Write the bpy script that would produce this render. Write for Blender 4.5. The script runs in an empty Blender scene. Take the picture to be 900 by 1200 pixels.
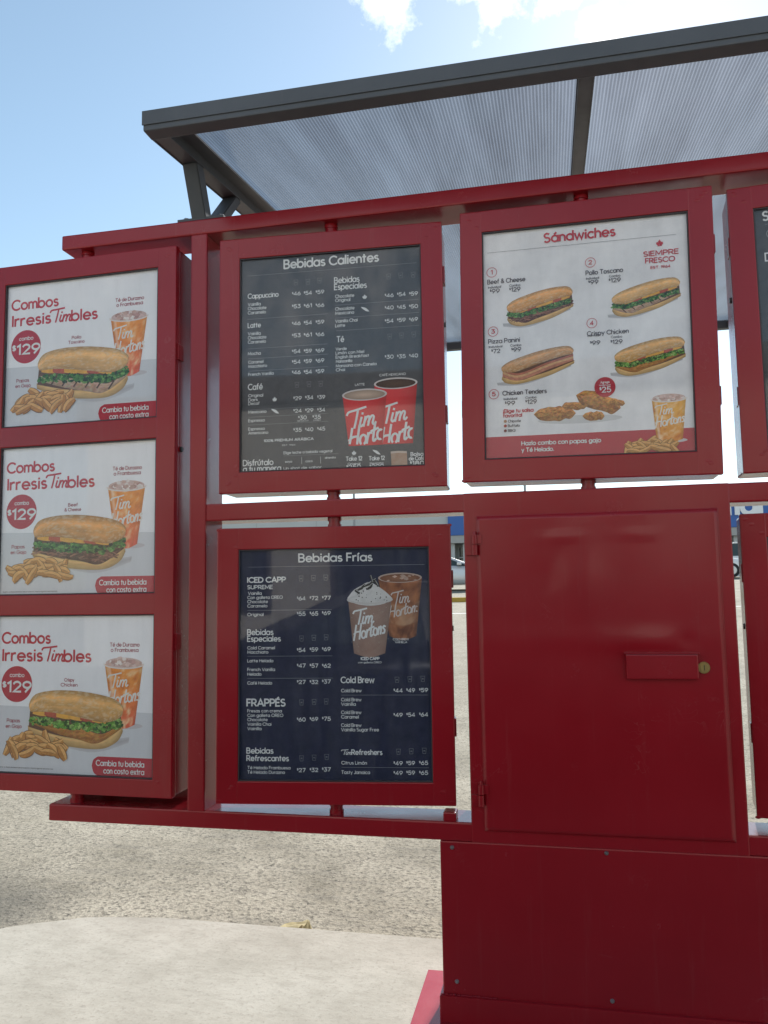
import bpy, bmesh, math, random
from mathutils import Matrix, Vector

scene = bpy.context.scene
col = scene.collection
random.seed(7)
R = math.radians

# ---------------------------------------------------------------- camera
cam_data = bpy.data.cameras.new("camera")
cam = bpy.data.objects.new("camera", cam_data)
col.objects.link(cam)
YAW, PITCH, ROLL = 0.20969756381422106, 0.09534697331681952, 0.016239113758011074
cam.matrix_world = (Matrix.Translation((0.0, -2.3, 1.2)) @ Matrix.Rotation(YAW, 4, 'Z') @ Matrix.Rotation(PITCH, 4, 'X')
                    @ Matrix.Rotation(ROLL, 4, 'Y') @ Matrix.Rotation(R(90), 4, 'X'))
cam_data.sensor_fit = 'HORIZONTAL'
cam_data.sensor_width = 36.0
cam_data.lens = 37.3242
cam_data.clip_start = 0.01
cam_data.clip_end = 3000.0
scene.camera = cam

# ---------------------------------------------------------------- light
SUN_EL = R(35.8)
SUN_AZ = R(9.2)            # to the right of straight behind the board (+Y)
sun_vec = Vector((math.sin(SUN_AZ) * math.cos(SUN_EL), math.cos(SUN_AZ) * math.cos(SUN_EL), math.sin(SUN_EL)))
sun_data = bpy.data.lights.new("sun", 'SUN')
sun_data.energy = 4.0
sun_data.angle = R(0.55)
sun_data.color = (1.0, 0.95, 0.88)
sun = bpy.data.objects.new("sun", sun_data)
sun.rotation_euler = sun_vec.to_track_quat('Z', 'Y').to_euler()
col.objects.link(sun)

world = bpy.data.worlds.new("World")
scene.world = world
world.use_nodes = True
wn, wl = world.node_tree.nodes, world.node_tree.links
wn.clear()
wout = wn.new('ShaderNodeOutputWorld')
wbg = wn.new('ShaderNodeBackground')
wbg.inputs['Strength'].default_value = 0.135
sky = wn.new('ShaderNodeTexSky')
sky.sky_type = 'NISHITA'
sky.sun_disc = False
sky.sun_elevation = SUN_EL
sky.sun_rotation = SUN_AZ
sky.air_density = 1.0
sky.dust_density = 0.2
sky.ozone_density = 1.5
wl.new(wbg.outputs[0], wout.inputs[0])
# clouds, laid out by direction on the sky itself
tc = wn.new('ShaderNodeTexCoord')
def wmath(op, a, b=None, clamp=False):
    n = wn.new('ShaderNodeMath'); n.operation = op; n.use_clamp = clamp
    for i, v in enumerate((a, b)):
        if v is None: continue
        if isinstance(v, (int, float)): n.inputs[i].default_value = v
        else: wl.new(v, n.inputs[i])
    return n.outputs[0]
nz = wn.new('ShaderNodeTexNoise'); nz.inputs['Scale'].default_value = 19.0; nz.inputs['Detail'].default_value = 9.0; nz.inputs['Roughness'].default_value = 0.62
wl.new(tc.outputs['Generated'], nz.inputs['Vector'])
dens = None
for (dx, dy, dz), rad, amp in (((-0.150, 0.773, 0.628), 0.060, 0.8), ((-0.045, 0.785, 0.630), 0.052, 0.9), ((0.02, 0.785, 0.632), 0.04, 0.8),
                               ((0.066, 0.815, 0.575), 0.030, 1.5), ((0.19, 0.72, 0.67), 0.05, 0.8), ((-0.22, 0.55, 0.82), 0.14, 0.9), ((0.45, 0.75, 0.48), 0.2, 0.9), ((0.7, 0.3, 0.6), 0.3, 0.8), ((-0.3, -0.8, 0.5), 0.4, 0.8), ((0.4, -0.85, 0.35), 0.35, 0.9)):
    vm = wn.new('ShaderNodeVectorMath'); vm.operation = 'DISTANCE'
    wl.new(tc.outputs['Generated'], vm.inputs[0]); vm.inputs[1].default_value = Vector((dx, dy, dz)).normalized()
    m = wmath('SUBTRACT', 1.0, wmath('DIVIDE', vm.outputs['Value'], rad))
    m = wmath('MULTIPLY', wmath('MAXIMUM', m, -1.6), amp)
    dens = m if dens is None else wmath('MAXIMUM', dens, m)
d2 = wmath('ADD', wmath('MULTIPLY', dens, 0.75), wmath('MULTIPLY', wmath('SUBTRACT', nz.outputs['Fac'], 0.5), 2.0))
cl = wmath('MULTIPLY', wmath('SUBTRACT', d2, 0.10), 1.8, clamp=True)
cmix = wn.new('ShaderNodeMixRGB')
hsv = wn.new('ShaderNodeHueSaturation'); hsv.inputs['Hue'].default_value = 0.484; hsv.inputs['Saturation'].default_value = 0.86; hsv.inputs['Value'].default_value = 0.72
wl.new(sky.outputs[0], hsv.inputs['Color'])
wl.new(cl, cmix.inputs['Fac']); wl.new(hsv.outputs[0], cmix.inputs['Color1'])
cmix.inputs['Color2'].default_value = (7.6, 7.7, 7.9, 1)
wl.new(cmix.outputs[0], wbg.inputs['Color'])

scene.view_settings.view_transform = 'Standard'
scene.view_settings.look = 'None'
scene.view_settings.gamma = 1.0
scene.view_settings.exposure = 0.92
scene.render.engine = 'CYCLES'
scene.cycles.max_bounces = 10
scene.cycles.transparent_max_bounces = 24
scene.cycles.caustics_reflective = False
scene.cycles.caustics_refractive = False
scene.cycles.use_denoising = True

# ---------------------------------------------------------------- materials
def new_mat(name):
    m = bpy.data.materials.new(name); m.use_nodes = True
    nt = m.node_tree
    return m, nt.nodes, nt.links, nt.nodes['Principled BSDF']
def tex(n, l, kind, scale, detail=4.0, rough=0.55, coord='Object', vec=None):
    t = n.new(kind)
    if 'Scale' in t.inputs: t.inputs['Scale'].default_value = scale
    if 'Detail' in t.inputs: t.inputs['Detail'].default_value = detail
    if 'Roughness' in t.inputs: t.inputs['Roughness'].default_value = rough
    if vec is None:
        c = n.new('ShaderNodeTexCoord'); vec = c.outputs[coord]
    l.new(vec, t.inputs['Vector'])
    return t
def ramp(n, l, src, stops):
    r = n.new('ShaderNodeValToRGB')
    e = r.color_ramp.elements
    while len(e) < len(stops): e.new(0.5)
    for k, (p, c) in enumerate(stops):
        e[k].position = p; e[k].color = (c[0], c[1], c[2], 1) if not isinstance(c, (int, float)) else (c, c, c, 1)
    l.new(src, r.inputs['Fac'])
    return r.outputs['Color']
def bump(n, l, src, bsdf, strength, dist=0.01, prev=None):
    b = n.new('ShaderNodeBump'); b.inputs['Strength'].default_value = strength; b.inputs['Distance'].default_value = dist
    l.new(src, b.inputs['Height'])
    if prev is not None: l.new(prev, b.inputs['Normal'])
    l.new(b.outputs['Normal'], bsdf.inputs['Normal'])
    return b.outputs['Normal']
def world_pos(n):
    g = n.new('ShaderNodeNewGeometry'); return g.outputs['Position']
def mix_rgb(n, l, fac, a, b, mode='MIX'):
    m = n.new('ShaderNodeMixRGB'); m.blend_type = mode
    for s, v in (('Fac', fac), ('Color1', a), ('Color2', b)):
        if isinstance(v, (int, float)): m.inputs[s].default_value = v
        elif isinstance(v, tuple): m.inputs[s].default_value = (*v[:3], 1)
        else: l.new(v, m.inputs[s])
    return m.outputs[0]

def painted(name, base, dark, rough0, rough1, coat=0.0):
    m, n, l, b = new_mat(name)
    pos = world_pos(n)
    t = tex(n, l, 'ShaderNodeTexNoise', 2.2, 6, 0.6, vec=pos)
    c = ramp(n, l, t.outputs['Fac'], [(0.3, dark), (0.7, base)])
    sc = n.new('ShaderNodeMapping'); sc.inputs['Scale'].default_value = (38, 38, 2.2); l.new(pos, sc.inputs['Vector'])
    st = tex(n, l, 'ShaderNodeTexNoise', 1.0, 5, 0.7, vec=sc.outputs[0])           # run-down dust streaks
    dust = ramp(n, l, st.outputs['Fac'], [(0.58, 0.0), (0.86, 0.06)])
    c = mix_rgb(n, l, dust, c, (0.42, 0.30, 0.27))
    # fine pale scuffs and wiping marks, in patches
    tw = tex(n, l, 'ShaderNodeTexNoise', 11.0, 3, 0.5, vec=pos); tw.inputs['Distortion'].default_value = 2.6
    ln = ramp(n, l, tw.outputs['Fac'], [(0.485, 0.0), (0.5, 1.0), (0.515, 0.0)])
    tp = tex(n, l, 'ShaderNodeTexNoise', 3.1, 4, 0.6, vec=pos)
    pm = ramp(n, l, tp.outputs['Fac'], [(0.56, 0.0), (0.70, 0.16)])
    mu = n.new('ShaderNodeMath'); mu.operation = 'MULTIPLY'; l.new(ln, mu.inputs[0]); l.new(pm, mu.inputs[1])
    if coat > 0: c = mix_rgb(n, l, mu.outputs[0], c, (0.55, 0.26, 0.25))
    l.new(c, b.inputs['Base Color'])
    t2 = tex(n, l, 'ShaderNodeTexNoise', 9.0, 6, 0.7, vec=pos)
    l.new(ramp(n, l, t2.outputs['Fac'], [(0.3, rough0), (0.7, rough1)]), b.inputs['Roughness'])
    b.inputs['Specular IOR Level'].default_value = 0.36; b.inputs['Coat Weight'].default_value = coat; b.inputs['Coat Roughness'].default_value = 0.12
    t3 = tex(n, l, 'ShaderNodeTexNoise', 5.0, 3, 0.5, vec=pos)
    nb = bump(n, l, t3.outputs['Fac'], b, 0.20, 0.014)
    t4 = tex(n, l, 'ShaderNodeTexNoise', 260.0, 2, 0.5, vec=pos)
    bump(n, l, t4.outputs['Fac'], b, 0.07, 0.0016, nb)
    return m
M = {}
M['red'] = painted('red_paint', (0.335, 0.0095, 0.018), (0.285, 0.008, 0.0145), 0.20, 0.28, 0.16)
M['grey_steel'] = painted('grey_steel_paint', (0.105, 0.115, 0.13), (0.08, 0.088, 0.10), 0.42, 0.6)

def plain(name, c, rough=0.5, metal=0.0, noise=0.0, spec=0.5, scale=6.0):
    m, n, l, b = new_mat(name)
    b.inputs['Roughness'].default_value = rough; b.inputs['Metallic'].default_value = metal
    b.inputs['Specular IOR Level'].default_value = spec
    if noise:
        t = tex(n, l, 'ShaderNodeTexNoise', scale, 6, 0.6)
        l.new(ramp(n, l, t.outputs['Fac'], [(0.25, tuple(x * (1 - noise) for x in c)), (0.75, c)]), b.inputs['Base Color'])
    else: b.inputs['Base Color'].default_value = (*c, 1)
    return m
M['gasket'] = plain('dark_rubber', (0.06, 0.045, 0.05), 0.6, noise=0.3)
M['zinc'] = plain('zinc_screw', (0.55, 0.55, 0.55), 0.35, 1.0, noise=0.3)
M['brass'] = plain('brass_lock', (0.62, 0.47, 0.20), 0.32, 1.0, noise=0.3, scale=60)
M['black'] = plain('black_plastic', (0.02, 0.02, 0.02), 0.3, noise=0.2)

def fresnel2(n, l, ior):
    """fresnel that is the same from both sides of a thin sheet"""
    g = n.new('ShaderNodeNewGeometry'); m = n.new('ShaderNodeMapRange')
    m.inputs['To Min'].default_value = ior; m.inputs['To Max'].default_value = 1.0 / ior
    l.new(g.outputs['Backfacing'], m.inputs['Value'])
    f = n.new('ShaderNodeFresnel'); l.new(m.outputs[0], f.inputs['IOR'])
    return f

# ink printed on the posters: colour is stored per corner of the printed shapes
m, n, l, b = new_mat('printed_ink'); M['ink'] = m
at = n.new('ShaderNodeAttribute'); at.attribute_name = 'Col'
l.new(at.outputs['Color'], b.inputs['Base Color']); b.inputs['Roughness'].default_value = 0.55; b.inputs['Specular IOR Level'].default_value = 0.2

def paper(name, a, bcol, scale=7.0):
    m, n, l, b = new_mat(name)
    t = tex(n, l, 'ShaderNodeTexNoise', scale, 8, 0.65)
    l.new(ramp(n, l, t.outputs['Fac'], [(0.33, a), (0.66, bcol)]), b.inputs['Base Color'])
    b.inputs['Roughness'].default_value = 0.5; b.inputs['Specular IOR Level'].default_value = 0.25
    return m
M['paper_white'] = paper('white_poster_print', (0.90, 0.88, 0.90), (0.95, 0.935, 0.95))
M['paper_stone'] = paper('stone_pattern_print', (0.80, 0.775, 0.785), (0.95, 0.925, 0.93), 9.0)
M['paper_charcoal'] = paper('charcoal_poster_print', (0.062, 0.064, 0.072), (0.084, 0.086, 0.094), 40.0)  # charcoal lightened so the print colour carries some sun-flare haze
M['paper_navy'] = paper('navy_poster_print', (0.014, 0.018, 0.046), (0.026, 0.030, 0.068), 30.0)

# clear cover pane: see-through with fresnel reflection, dust and wiping scratches
m, n, l, b = new_mat('cover_glass'); M['glass'] = m
n.remove(b); out = n['Material Output']
tr = n.new('ShaderNodeBsdfTransparent'); tr.inputs['Color'].default_value = (1.0, 1.0, 1.0, 1)
gl = n.new('ShaderNodeBsdfGlossy'); gl.inputs['Roughness'].default_value = 0.025
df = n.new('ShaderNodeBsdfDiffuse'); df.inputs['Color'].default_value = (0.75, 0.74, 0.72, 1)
fr = fresnel2(n, l, 1.36)
t = tex(n, l, 'ShaderNodeTexNoise', 2.4, 3, 0.5)
bm_ = n.new('ShaderNodeBump'); bm_.inputs['Strength'].default_value = 0.02; bm_.inputs['Distance'].default_value = 0.01
l.new(t.outputs['Fac'], bm_.inputs['Height']); l.new(bm_.outputs[0], gl.inputs['Normal'])
mx = n.new('ShaderNodeMixShader'); l.new(fr.outputs[0], mx.inputs[0]); l.new(tr.outputs[0], mx.inputs[1]); l.new(gl.outputs[0], mx.inputs[2])
mp = n.new('ShaderNodeMapping'); mp.inputs['Scale'].default_value = (9, 9, 1.3); mp.inputs['Rotation'].default_value = (0, R(35), 0)
tcn = n.new('ShaderNodeTexCoord'); l.new(tcn.outputs['Object'], mp.inputs['Vector'])
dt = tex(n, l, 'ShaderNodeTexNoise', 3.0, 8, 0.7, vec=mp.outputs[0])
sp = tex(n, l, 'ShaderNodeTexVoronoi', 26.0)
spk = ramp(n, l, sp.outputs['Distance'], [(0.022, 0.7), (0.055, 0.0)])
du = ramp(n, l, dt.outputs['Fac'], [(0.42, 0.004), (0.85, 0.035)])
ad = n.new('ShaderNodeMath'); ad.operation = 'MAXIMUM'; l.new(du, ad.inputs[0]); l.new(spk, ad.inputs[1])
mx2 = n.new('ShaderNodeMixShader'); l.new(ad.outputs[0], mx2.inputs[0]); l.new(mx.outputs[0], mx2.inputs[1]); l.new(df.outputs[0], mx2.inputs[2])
l.new(mx2.outputs[0], out.inputs['Surface'])

# ribbed translucent roofing: flutes run along the fall of the roof
m, n, l, b = new_mat('ribbed_polycarbonate'); M['polycarb'] = m
n.remove(b); out = n['Material Output']
tcn = n.new('ShaderNodeTexCoord'); sx = n.new('ShaderNodeSeparateXYZ'); l.new(tcn.outputs['Object'], sx.inputs[0])
mu = n.new('ShaderNodeMath'); mu.operation = 'MULTIPLY'; mu.inputs[1].default_value = 2 * math.pi / 0.0098; l.new(sx.outputs['X'], mu.inputs[0])
sn = n.new('ShaderNodeMath'); sn.operation = 'SINE'; l.new(mu.outputs[0], sn.inputs[0])
rib = ramp(n, l, sn.outputs[0], [(0.0, 0.0), (0.55, 1.0)])
mp = n.new('ShaderNodeMapping'); mp.inputs['Scale'].default_value = (7, 0.8, 1); l.new(tcn.outputs['Object'], mp.inputs['Vector'])
dn = tex(n, l, 'ShaderNodeTexNoise', 1.0, 7, 0.65, vec=mp.outputs[0])
dirt = ramp(n, l, dn.outputs['Fac'], [(0.3, (0.048, 0.052, 0.062)), (0.7, (0.125, 0.132, 0.148))])
dirt2 = ramp(n, l, dn.outputs['Fac'], [(0.32, (0.16, 0.165, 0.175)), (0.66, (0.46, 0.47, 0.485))])
tl = n.new('ShaderNodeBsdfTranslucent'); l.new(mix_rgb(n, l, rib, mix_rgb(n, l, 0.5, dirt, (0.03, 0.032, 0.036)), mix_rgb(n, l, 0.25, dirt, (0.33, 0.34, 0.36))), tl.inputs['Color'])
tr = n.new('ShaderNodeBsdfTransparent')
l.new(mix_rgb(n, l, rib, mix_rgb(n, l, 0.6, (0.20, 0.212, 0.235), dirt2), mix_rgb(n, l, 0.5, (0.44, 0.46, 0.50), dirt2)), tr.inputs['Color'])
gl = n.new('ShaderNodeBsdfGlossy'); gl.inputs['Roughness'].default_value = 0.18
mx = n.new('ShaderNodeMixShader'); mx.inputs[0].default_value = 0.42; l.new(tr.outputs[0], mx.inputs[1]); l.new(tl.outputs[0], mx.inputs[2])
fr = fresnel2(n, l, 1.3)
mx2 = n.new('ShaderNodeMixShader'); l.new(fr.outputs[0], mx2.inputs[0]); l.new(mx.outputs[0], mx2.inputs[1]); l.new(gl.outputs[0], mx2.inputs[2])
l.new(mx2.outputs[0], out.inputs['Surface'])

# brushed concrete of the island
m, n, l, b = new_mat('brushed_concrete'); M['concrete'] = m
pos = world_pos(n)
t1 = tex(n, l, 'ShaderNodeTexNoise', 2.6, 9, 0.68, vec=pos)
c1 = ramp(n, l, t1.outputs['Fac'], [(0.28, (0.30, 0.281, 0.236)), (0.5, (0.385, 0.363, 0.312)), (0.72, (0.46, 0.437, 0.382))])
mp = n.new('ShaderNodeMapping'); mp.inputs['Rotation'].default_value = (0, 0, R(33)); mp.inputs['Scale'].default_value = (13, 30, 1); l.new(pos, mp.inputs['Vector'])
t2 = tex(n, l, 'ShaderNodeTexNoise', 1.0, 6, 0.7, vec=mp.outputs[0])
c2 = mix_rgb(n, l, ramp(n, l, t2.outputs['Fac'], [(0.48, 0.0), (0.66, 0.38)]), c1, (0.26, 0.24, 0.20))
t3 = tex(n, l, 'ShaderNodeTexNoise', 70.0, 6, 0.75, vec=pos)
c3 = mix_rgb(n, l, ramp(n, l, t3.outputs['Fac'], [(0.53, 0.0), (0.66, 0.5)]), c2, (0.20, 0.185, 0.155))
t5 = tex(n, l, 'ShaderNodeTexVoronoi', 9.0, vec=pos)
c3 = mix_rgb(n, l, ramp(n, l, t5.outputs['Distance'], [(0.025, 0.85), (0.05, 0.0)]), c3, (0.10, 0.09, 0.08))
l.new(c3, b.inputs['Base Color']); b.inputs['Roughness'].default_value = 0.9; b.inputs['Specular IOR Level'].default_value = 0.2
nb = bump(n, l, t2.outputs['Fac'], b, 0.35, 0.004); bump(n, l, t3.outputs['Fac'], b, 0.4, 0.003, nb)

# worn lot surface: bleached mortar over exposed aggregate
m, n, l, b = new_mat('worn_lot_surface'); M['lot'] = m
pos = world_pos(n)
t1 = tex(n, l, 'ShaderNodeTexNoise', 0.9, 10, 0.66, vec=pos)
c1 = ramp(n, l, t1.outputs['Fac'], [(0.30, (0.125, 0.112, 0.083)), (0.46, (0.225, 0.204, 0.155)), (0.62, (0.335, 0.307, 0.242))])
mp = n.new('ShaderNodeMapping'); mp.inputs['Rotation'].default_value = (0, 0, R(8)); mp.inputs['Scale'].default_value = (1.4, 16, 1); l.new(pos, mp.inputs['Vector'])
ts = tex(n, l, 'ShaderNodeTexNoise', 1.0, 8, 0.72, vec=mp.outputs[0])
c1 = mix_rgb(n, l, ramp(n, l, ts.outputs['Fac'], [(0.47, 0.0), (0.66, 0.7)]), c1, (0.15, 0.14, 0.118))
vo = tex(n, l, 'ShaderNodeTexVoronoi', 62.0, vec=pos)
vc = n.new('ShaderNodeSeparateColor'); l.new(vo.outputs['Color'], vc.inputs[0])
peb = ramp(n, l, vc.outputs[0], [(0.0, (0.035, 0.034, 0.032)), (0.35, (0.125, 0.114, 0.092)), (1.0, (0.42, 0.385, 0.31))])
tm = tex(n, l, 'ShaderNodeTexNoise', 1.7, 9, 0.75, vec=pos)
pm = ramp(n, l, tm.outputs['Fac'], [(0.38, 0.2), (0.62, 0.9)])
c2 = mix_rgb(n, l, pm, c1, peb)
t4 = tex(n, l, 'ShaderNodeTexNoise', 48.0, 8, 0.85, vec=pos)
c2 = mix_rgb(n, l, ramp(n, l, t4.outputs['Fac'], [(0.525, 0.0), (0.60, 0.85)]), c2, (0.045, 0.041, 0.035))
# oil-dark patch near the left end of the island
vm = n.new('ShaderNodeVectorMath'); vm.operation = 'DISTANCE'; l.new(pos, vm.inputs[0]); vm.inputs[1].default_value = (-2.6, 0.45, -0.12)
mr = n.new('ShaderNodeMath'); mr.operation = 'ADD'; l.new(vm.outputs['Value'], mr.inputs[0]); l.new(ramp(n, l, t1.outputs['Fac'], [(0.3, 0.0), (0.7, 0.4)]), mr.inputs[1])
c2 = mix_rgb(n, l, ramp(n, l, mr.outputs[0], [(0.35, 0.75), (0.95, 0.0)]), c2, (0.07, 0.07, 0.065))
l.new(c2, b.inputs['Base Color']); b.inputs['Roughness'].default_value = 0.92; b.inputs['Specular IOR Level'].default_value = 0.2
nb = bump(n, l, vo.outputs['Distance'], b, 0.5, 0.006); bump(n, l, t4.outputs['Fac'], b, 0.5, 0.006, nb)

M['kerb_yellow'] = plain('worn_yellow_paint', (0.62, 0.38, 0.06), 0.8, noise=0.4, scale=12)
M['road_white'] = plain('worn_white_paint', (0.72, 0.71, 0.68), 0.8, noise=0.4, scale=12)
M['rubble'] = plain('pale_yellow_rubble', (0.50, 0.42, 0.22), 0.9, noise=0.55, scale=14)
M['store_white'] = plain('pale_store_wall', (0.52, 0.53, 0.52), 0.8, noise=0.08, scale=0.6)
M['store_blue'] = plain('blue_fascia_panel', (0.035, 0.125, 0.40), 0.5, noise=0.06, scale=0.5)
M['store_grey'] = plain('grey_soffit_band', (0.42, 0.41, 0.39), 0.7, noise=0.1, scale=2)
M['sign_white'] = plain('white_sign_acrylic', (0.80, 0.80, 0.80), 0.4)
M['dark_glass'] = plain('dark_window_glass', (0.02, 0.026, 0.03), 0.08, noise=0.3)
M['car_silver'] = plain('silver_car_paint', (0.56, 0.57, 0.58), 0.3, 0.35, noise=0.05)
M['car_white'] = plain('white_car_paint', (0.78, 0.78, 0.77), 0.25, noise=0.04)
M['car_dark'] = plain('dark_car_paint', (0.03, 0.032, 0.036), 0.22, noise=0.1)
M['tyre'] = plain('tyre_rubber', (0.022, 0.022, 0.023), 0.85, noise=0.3)
M['rim'] = plain('alloy_rim', (0.5, 0.5, 0.5), 0.35, 0.9, noise=0.1)
M['car_glass'] = plain('tinted_car_glass', (0.05, 0.07, 0.07), 0.05, noise=0.2)
M['lamp_lens'] = plain('lamp_lens', (0.7, 0.7, 0.68), 0.15)
M['tail_red'] = plain('tail_light_red', (0.4, 0.01, 0.01), 0.2)
M['pole'] = plain('galvanised_pole', (0.32, 0.33, 0.34), 0.5, 0.5, noise=0.2)
M['stucco'] = plain('cream_stucco', (0.66, 0.61, 0.54), 0.9, noise=0.15, scale=1.5)
M['trim'] = plain('dark_trim', (0.10, 0.08, 0.075), 0.6, noise=0.2)

# ---------------------------------------------------------------- object helpers
def link(o, parent=None):
    col.objects.link(o)
    if parent is not None: o.parent = parent
    return o
def tag(o, label=None, cat=None, group=None, kind=None):
    if label: o['label'] = label
    if cat: o['category'] = cat
    if group: o['group'] = group
    if kind: o['kind'] = kind
    return o
def empty(name, loc=(0, 0, 0), rot=(0, 0, 0)):
    o = bpy.data.objects.new(name, None); o.empty_display_size = 0.1
    o.location = loc; o.rotation_euler = rot
    return link(o)
def from_bm(name, bm, mat, parent=None, smooth=False):
    me = bpy.data.meshes.new(name)
    bmesh.ops.recalc_face_normals(bm, faces=bm.faces)
    bm.to_mesh(me); bm.free()
    if smooth:
        for p in me.polygons: p.use_smooth = True
    mats = mat if isinstance(mat, (list, tuple)) else [mat]
    for x in mats: me.materials.append(x)
    return link(bpy.data.objects.new(name, me), parent)
def bm_box(bm, x0, x1, y0, y1, z0, z1, bev=0.0, seg=2, mat=0):
    r = bmesh.ops.create_cube(bm, size=1.0)
    vs = r['verts']
    for v in vs:
        v.co = Vector(((x0 + x1) / 2 + v.co.x * (x1 - x0), (y0 + y1) / 2 + v.co.y * (y1 - y0), (z0 + z1) / 2 + v.co.z * (z1 - z0)))
    fs = {f for v in vs for f in v.link_faces}
    for f in fs: f.material_index = mat
    if bev > 0:
        es = {e for v in vs for e in v.link_edges}
        bmesh.ops.bevel(bm, geom=list(es), offset=bev, segments=seg, profile=0.6, affect='EDGES', clamp_overlap=True, material=mat if mat else -1)
def box(name, x0, x1, y0, y1, z0, z1, mat, parent=None, bev=0.004):
    bm = bmesh.new(); bm_box(bm, x0, x1, y0, y1, z0, z1, bev)
    return from_bm(name, bm, mat, parent)
def bm_cyl(bm, c, axis, r0, r1, h, seg=16, mat=0):
    """cylinder or cone frustum from c along axis"""
    ax = Vector(axis).normalized(); q = Vector((0, 0, 1)).rotation_difference(ax).to_matrix().to_4x4()
    mt = Matrix.Translation(Vector(c) + ax * h / 2) @ q
    r = bmesh.ops.create_cone(bm, cap_ends=True, segments=seg, radius1=r0, radius2=r1, depth=h, matrix=mt)
    for f in {f for v in r['verts'] for f in v.link_faces}: f.material_index = mat
def bm_bar(bm, a, b, w, d, up=(0, 0, 1), bev=0.003):
    """square tube from a to b, w across, d along 'up'"""
    a, b = Vector(a), Vector(b); z = (b - a); L = z.length; z.normalize()
    x = Vector(up).cross(z).normalized(); y = z.cross(x)
    start = len(bm.verts)
    r = bmesh.ops.create_cube(bm, size=1.0); vs = r['verts']
    for v in vs: v.co = a + z * (v.co.z + 0.5) * L + x * v.co.x * w + y * v.co.y * d
    if bev: bmesh.ops.bevel(bm, geom=list({e for v in vs for e in v.link_edges}), offset=bev, segments=2, affect='EDGES', clamp_overlap=True)
def bm_prism(bm, pts, y0, y1, mat=0):
    """extrude an x-z outline from y0 to y1"""
    a = [bm.verts.new((x, y0, z)) for x, z in pts]; b = [bm.verts.new((x, y1, z)) for x, z in pts]
    fs = [bm.faces.new(a), bm.faces.new(list(reversed(b)))]
    for i in range(len(pts)):
        j = (i + 1) % len(pts); fs.append(bm.faces.new((a[j], a[i], b[i], b[j])))
    for f in fs: f.material_index = mat

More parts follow.
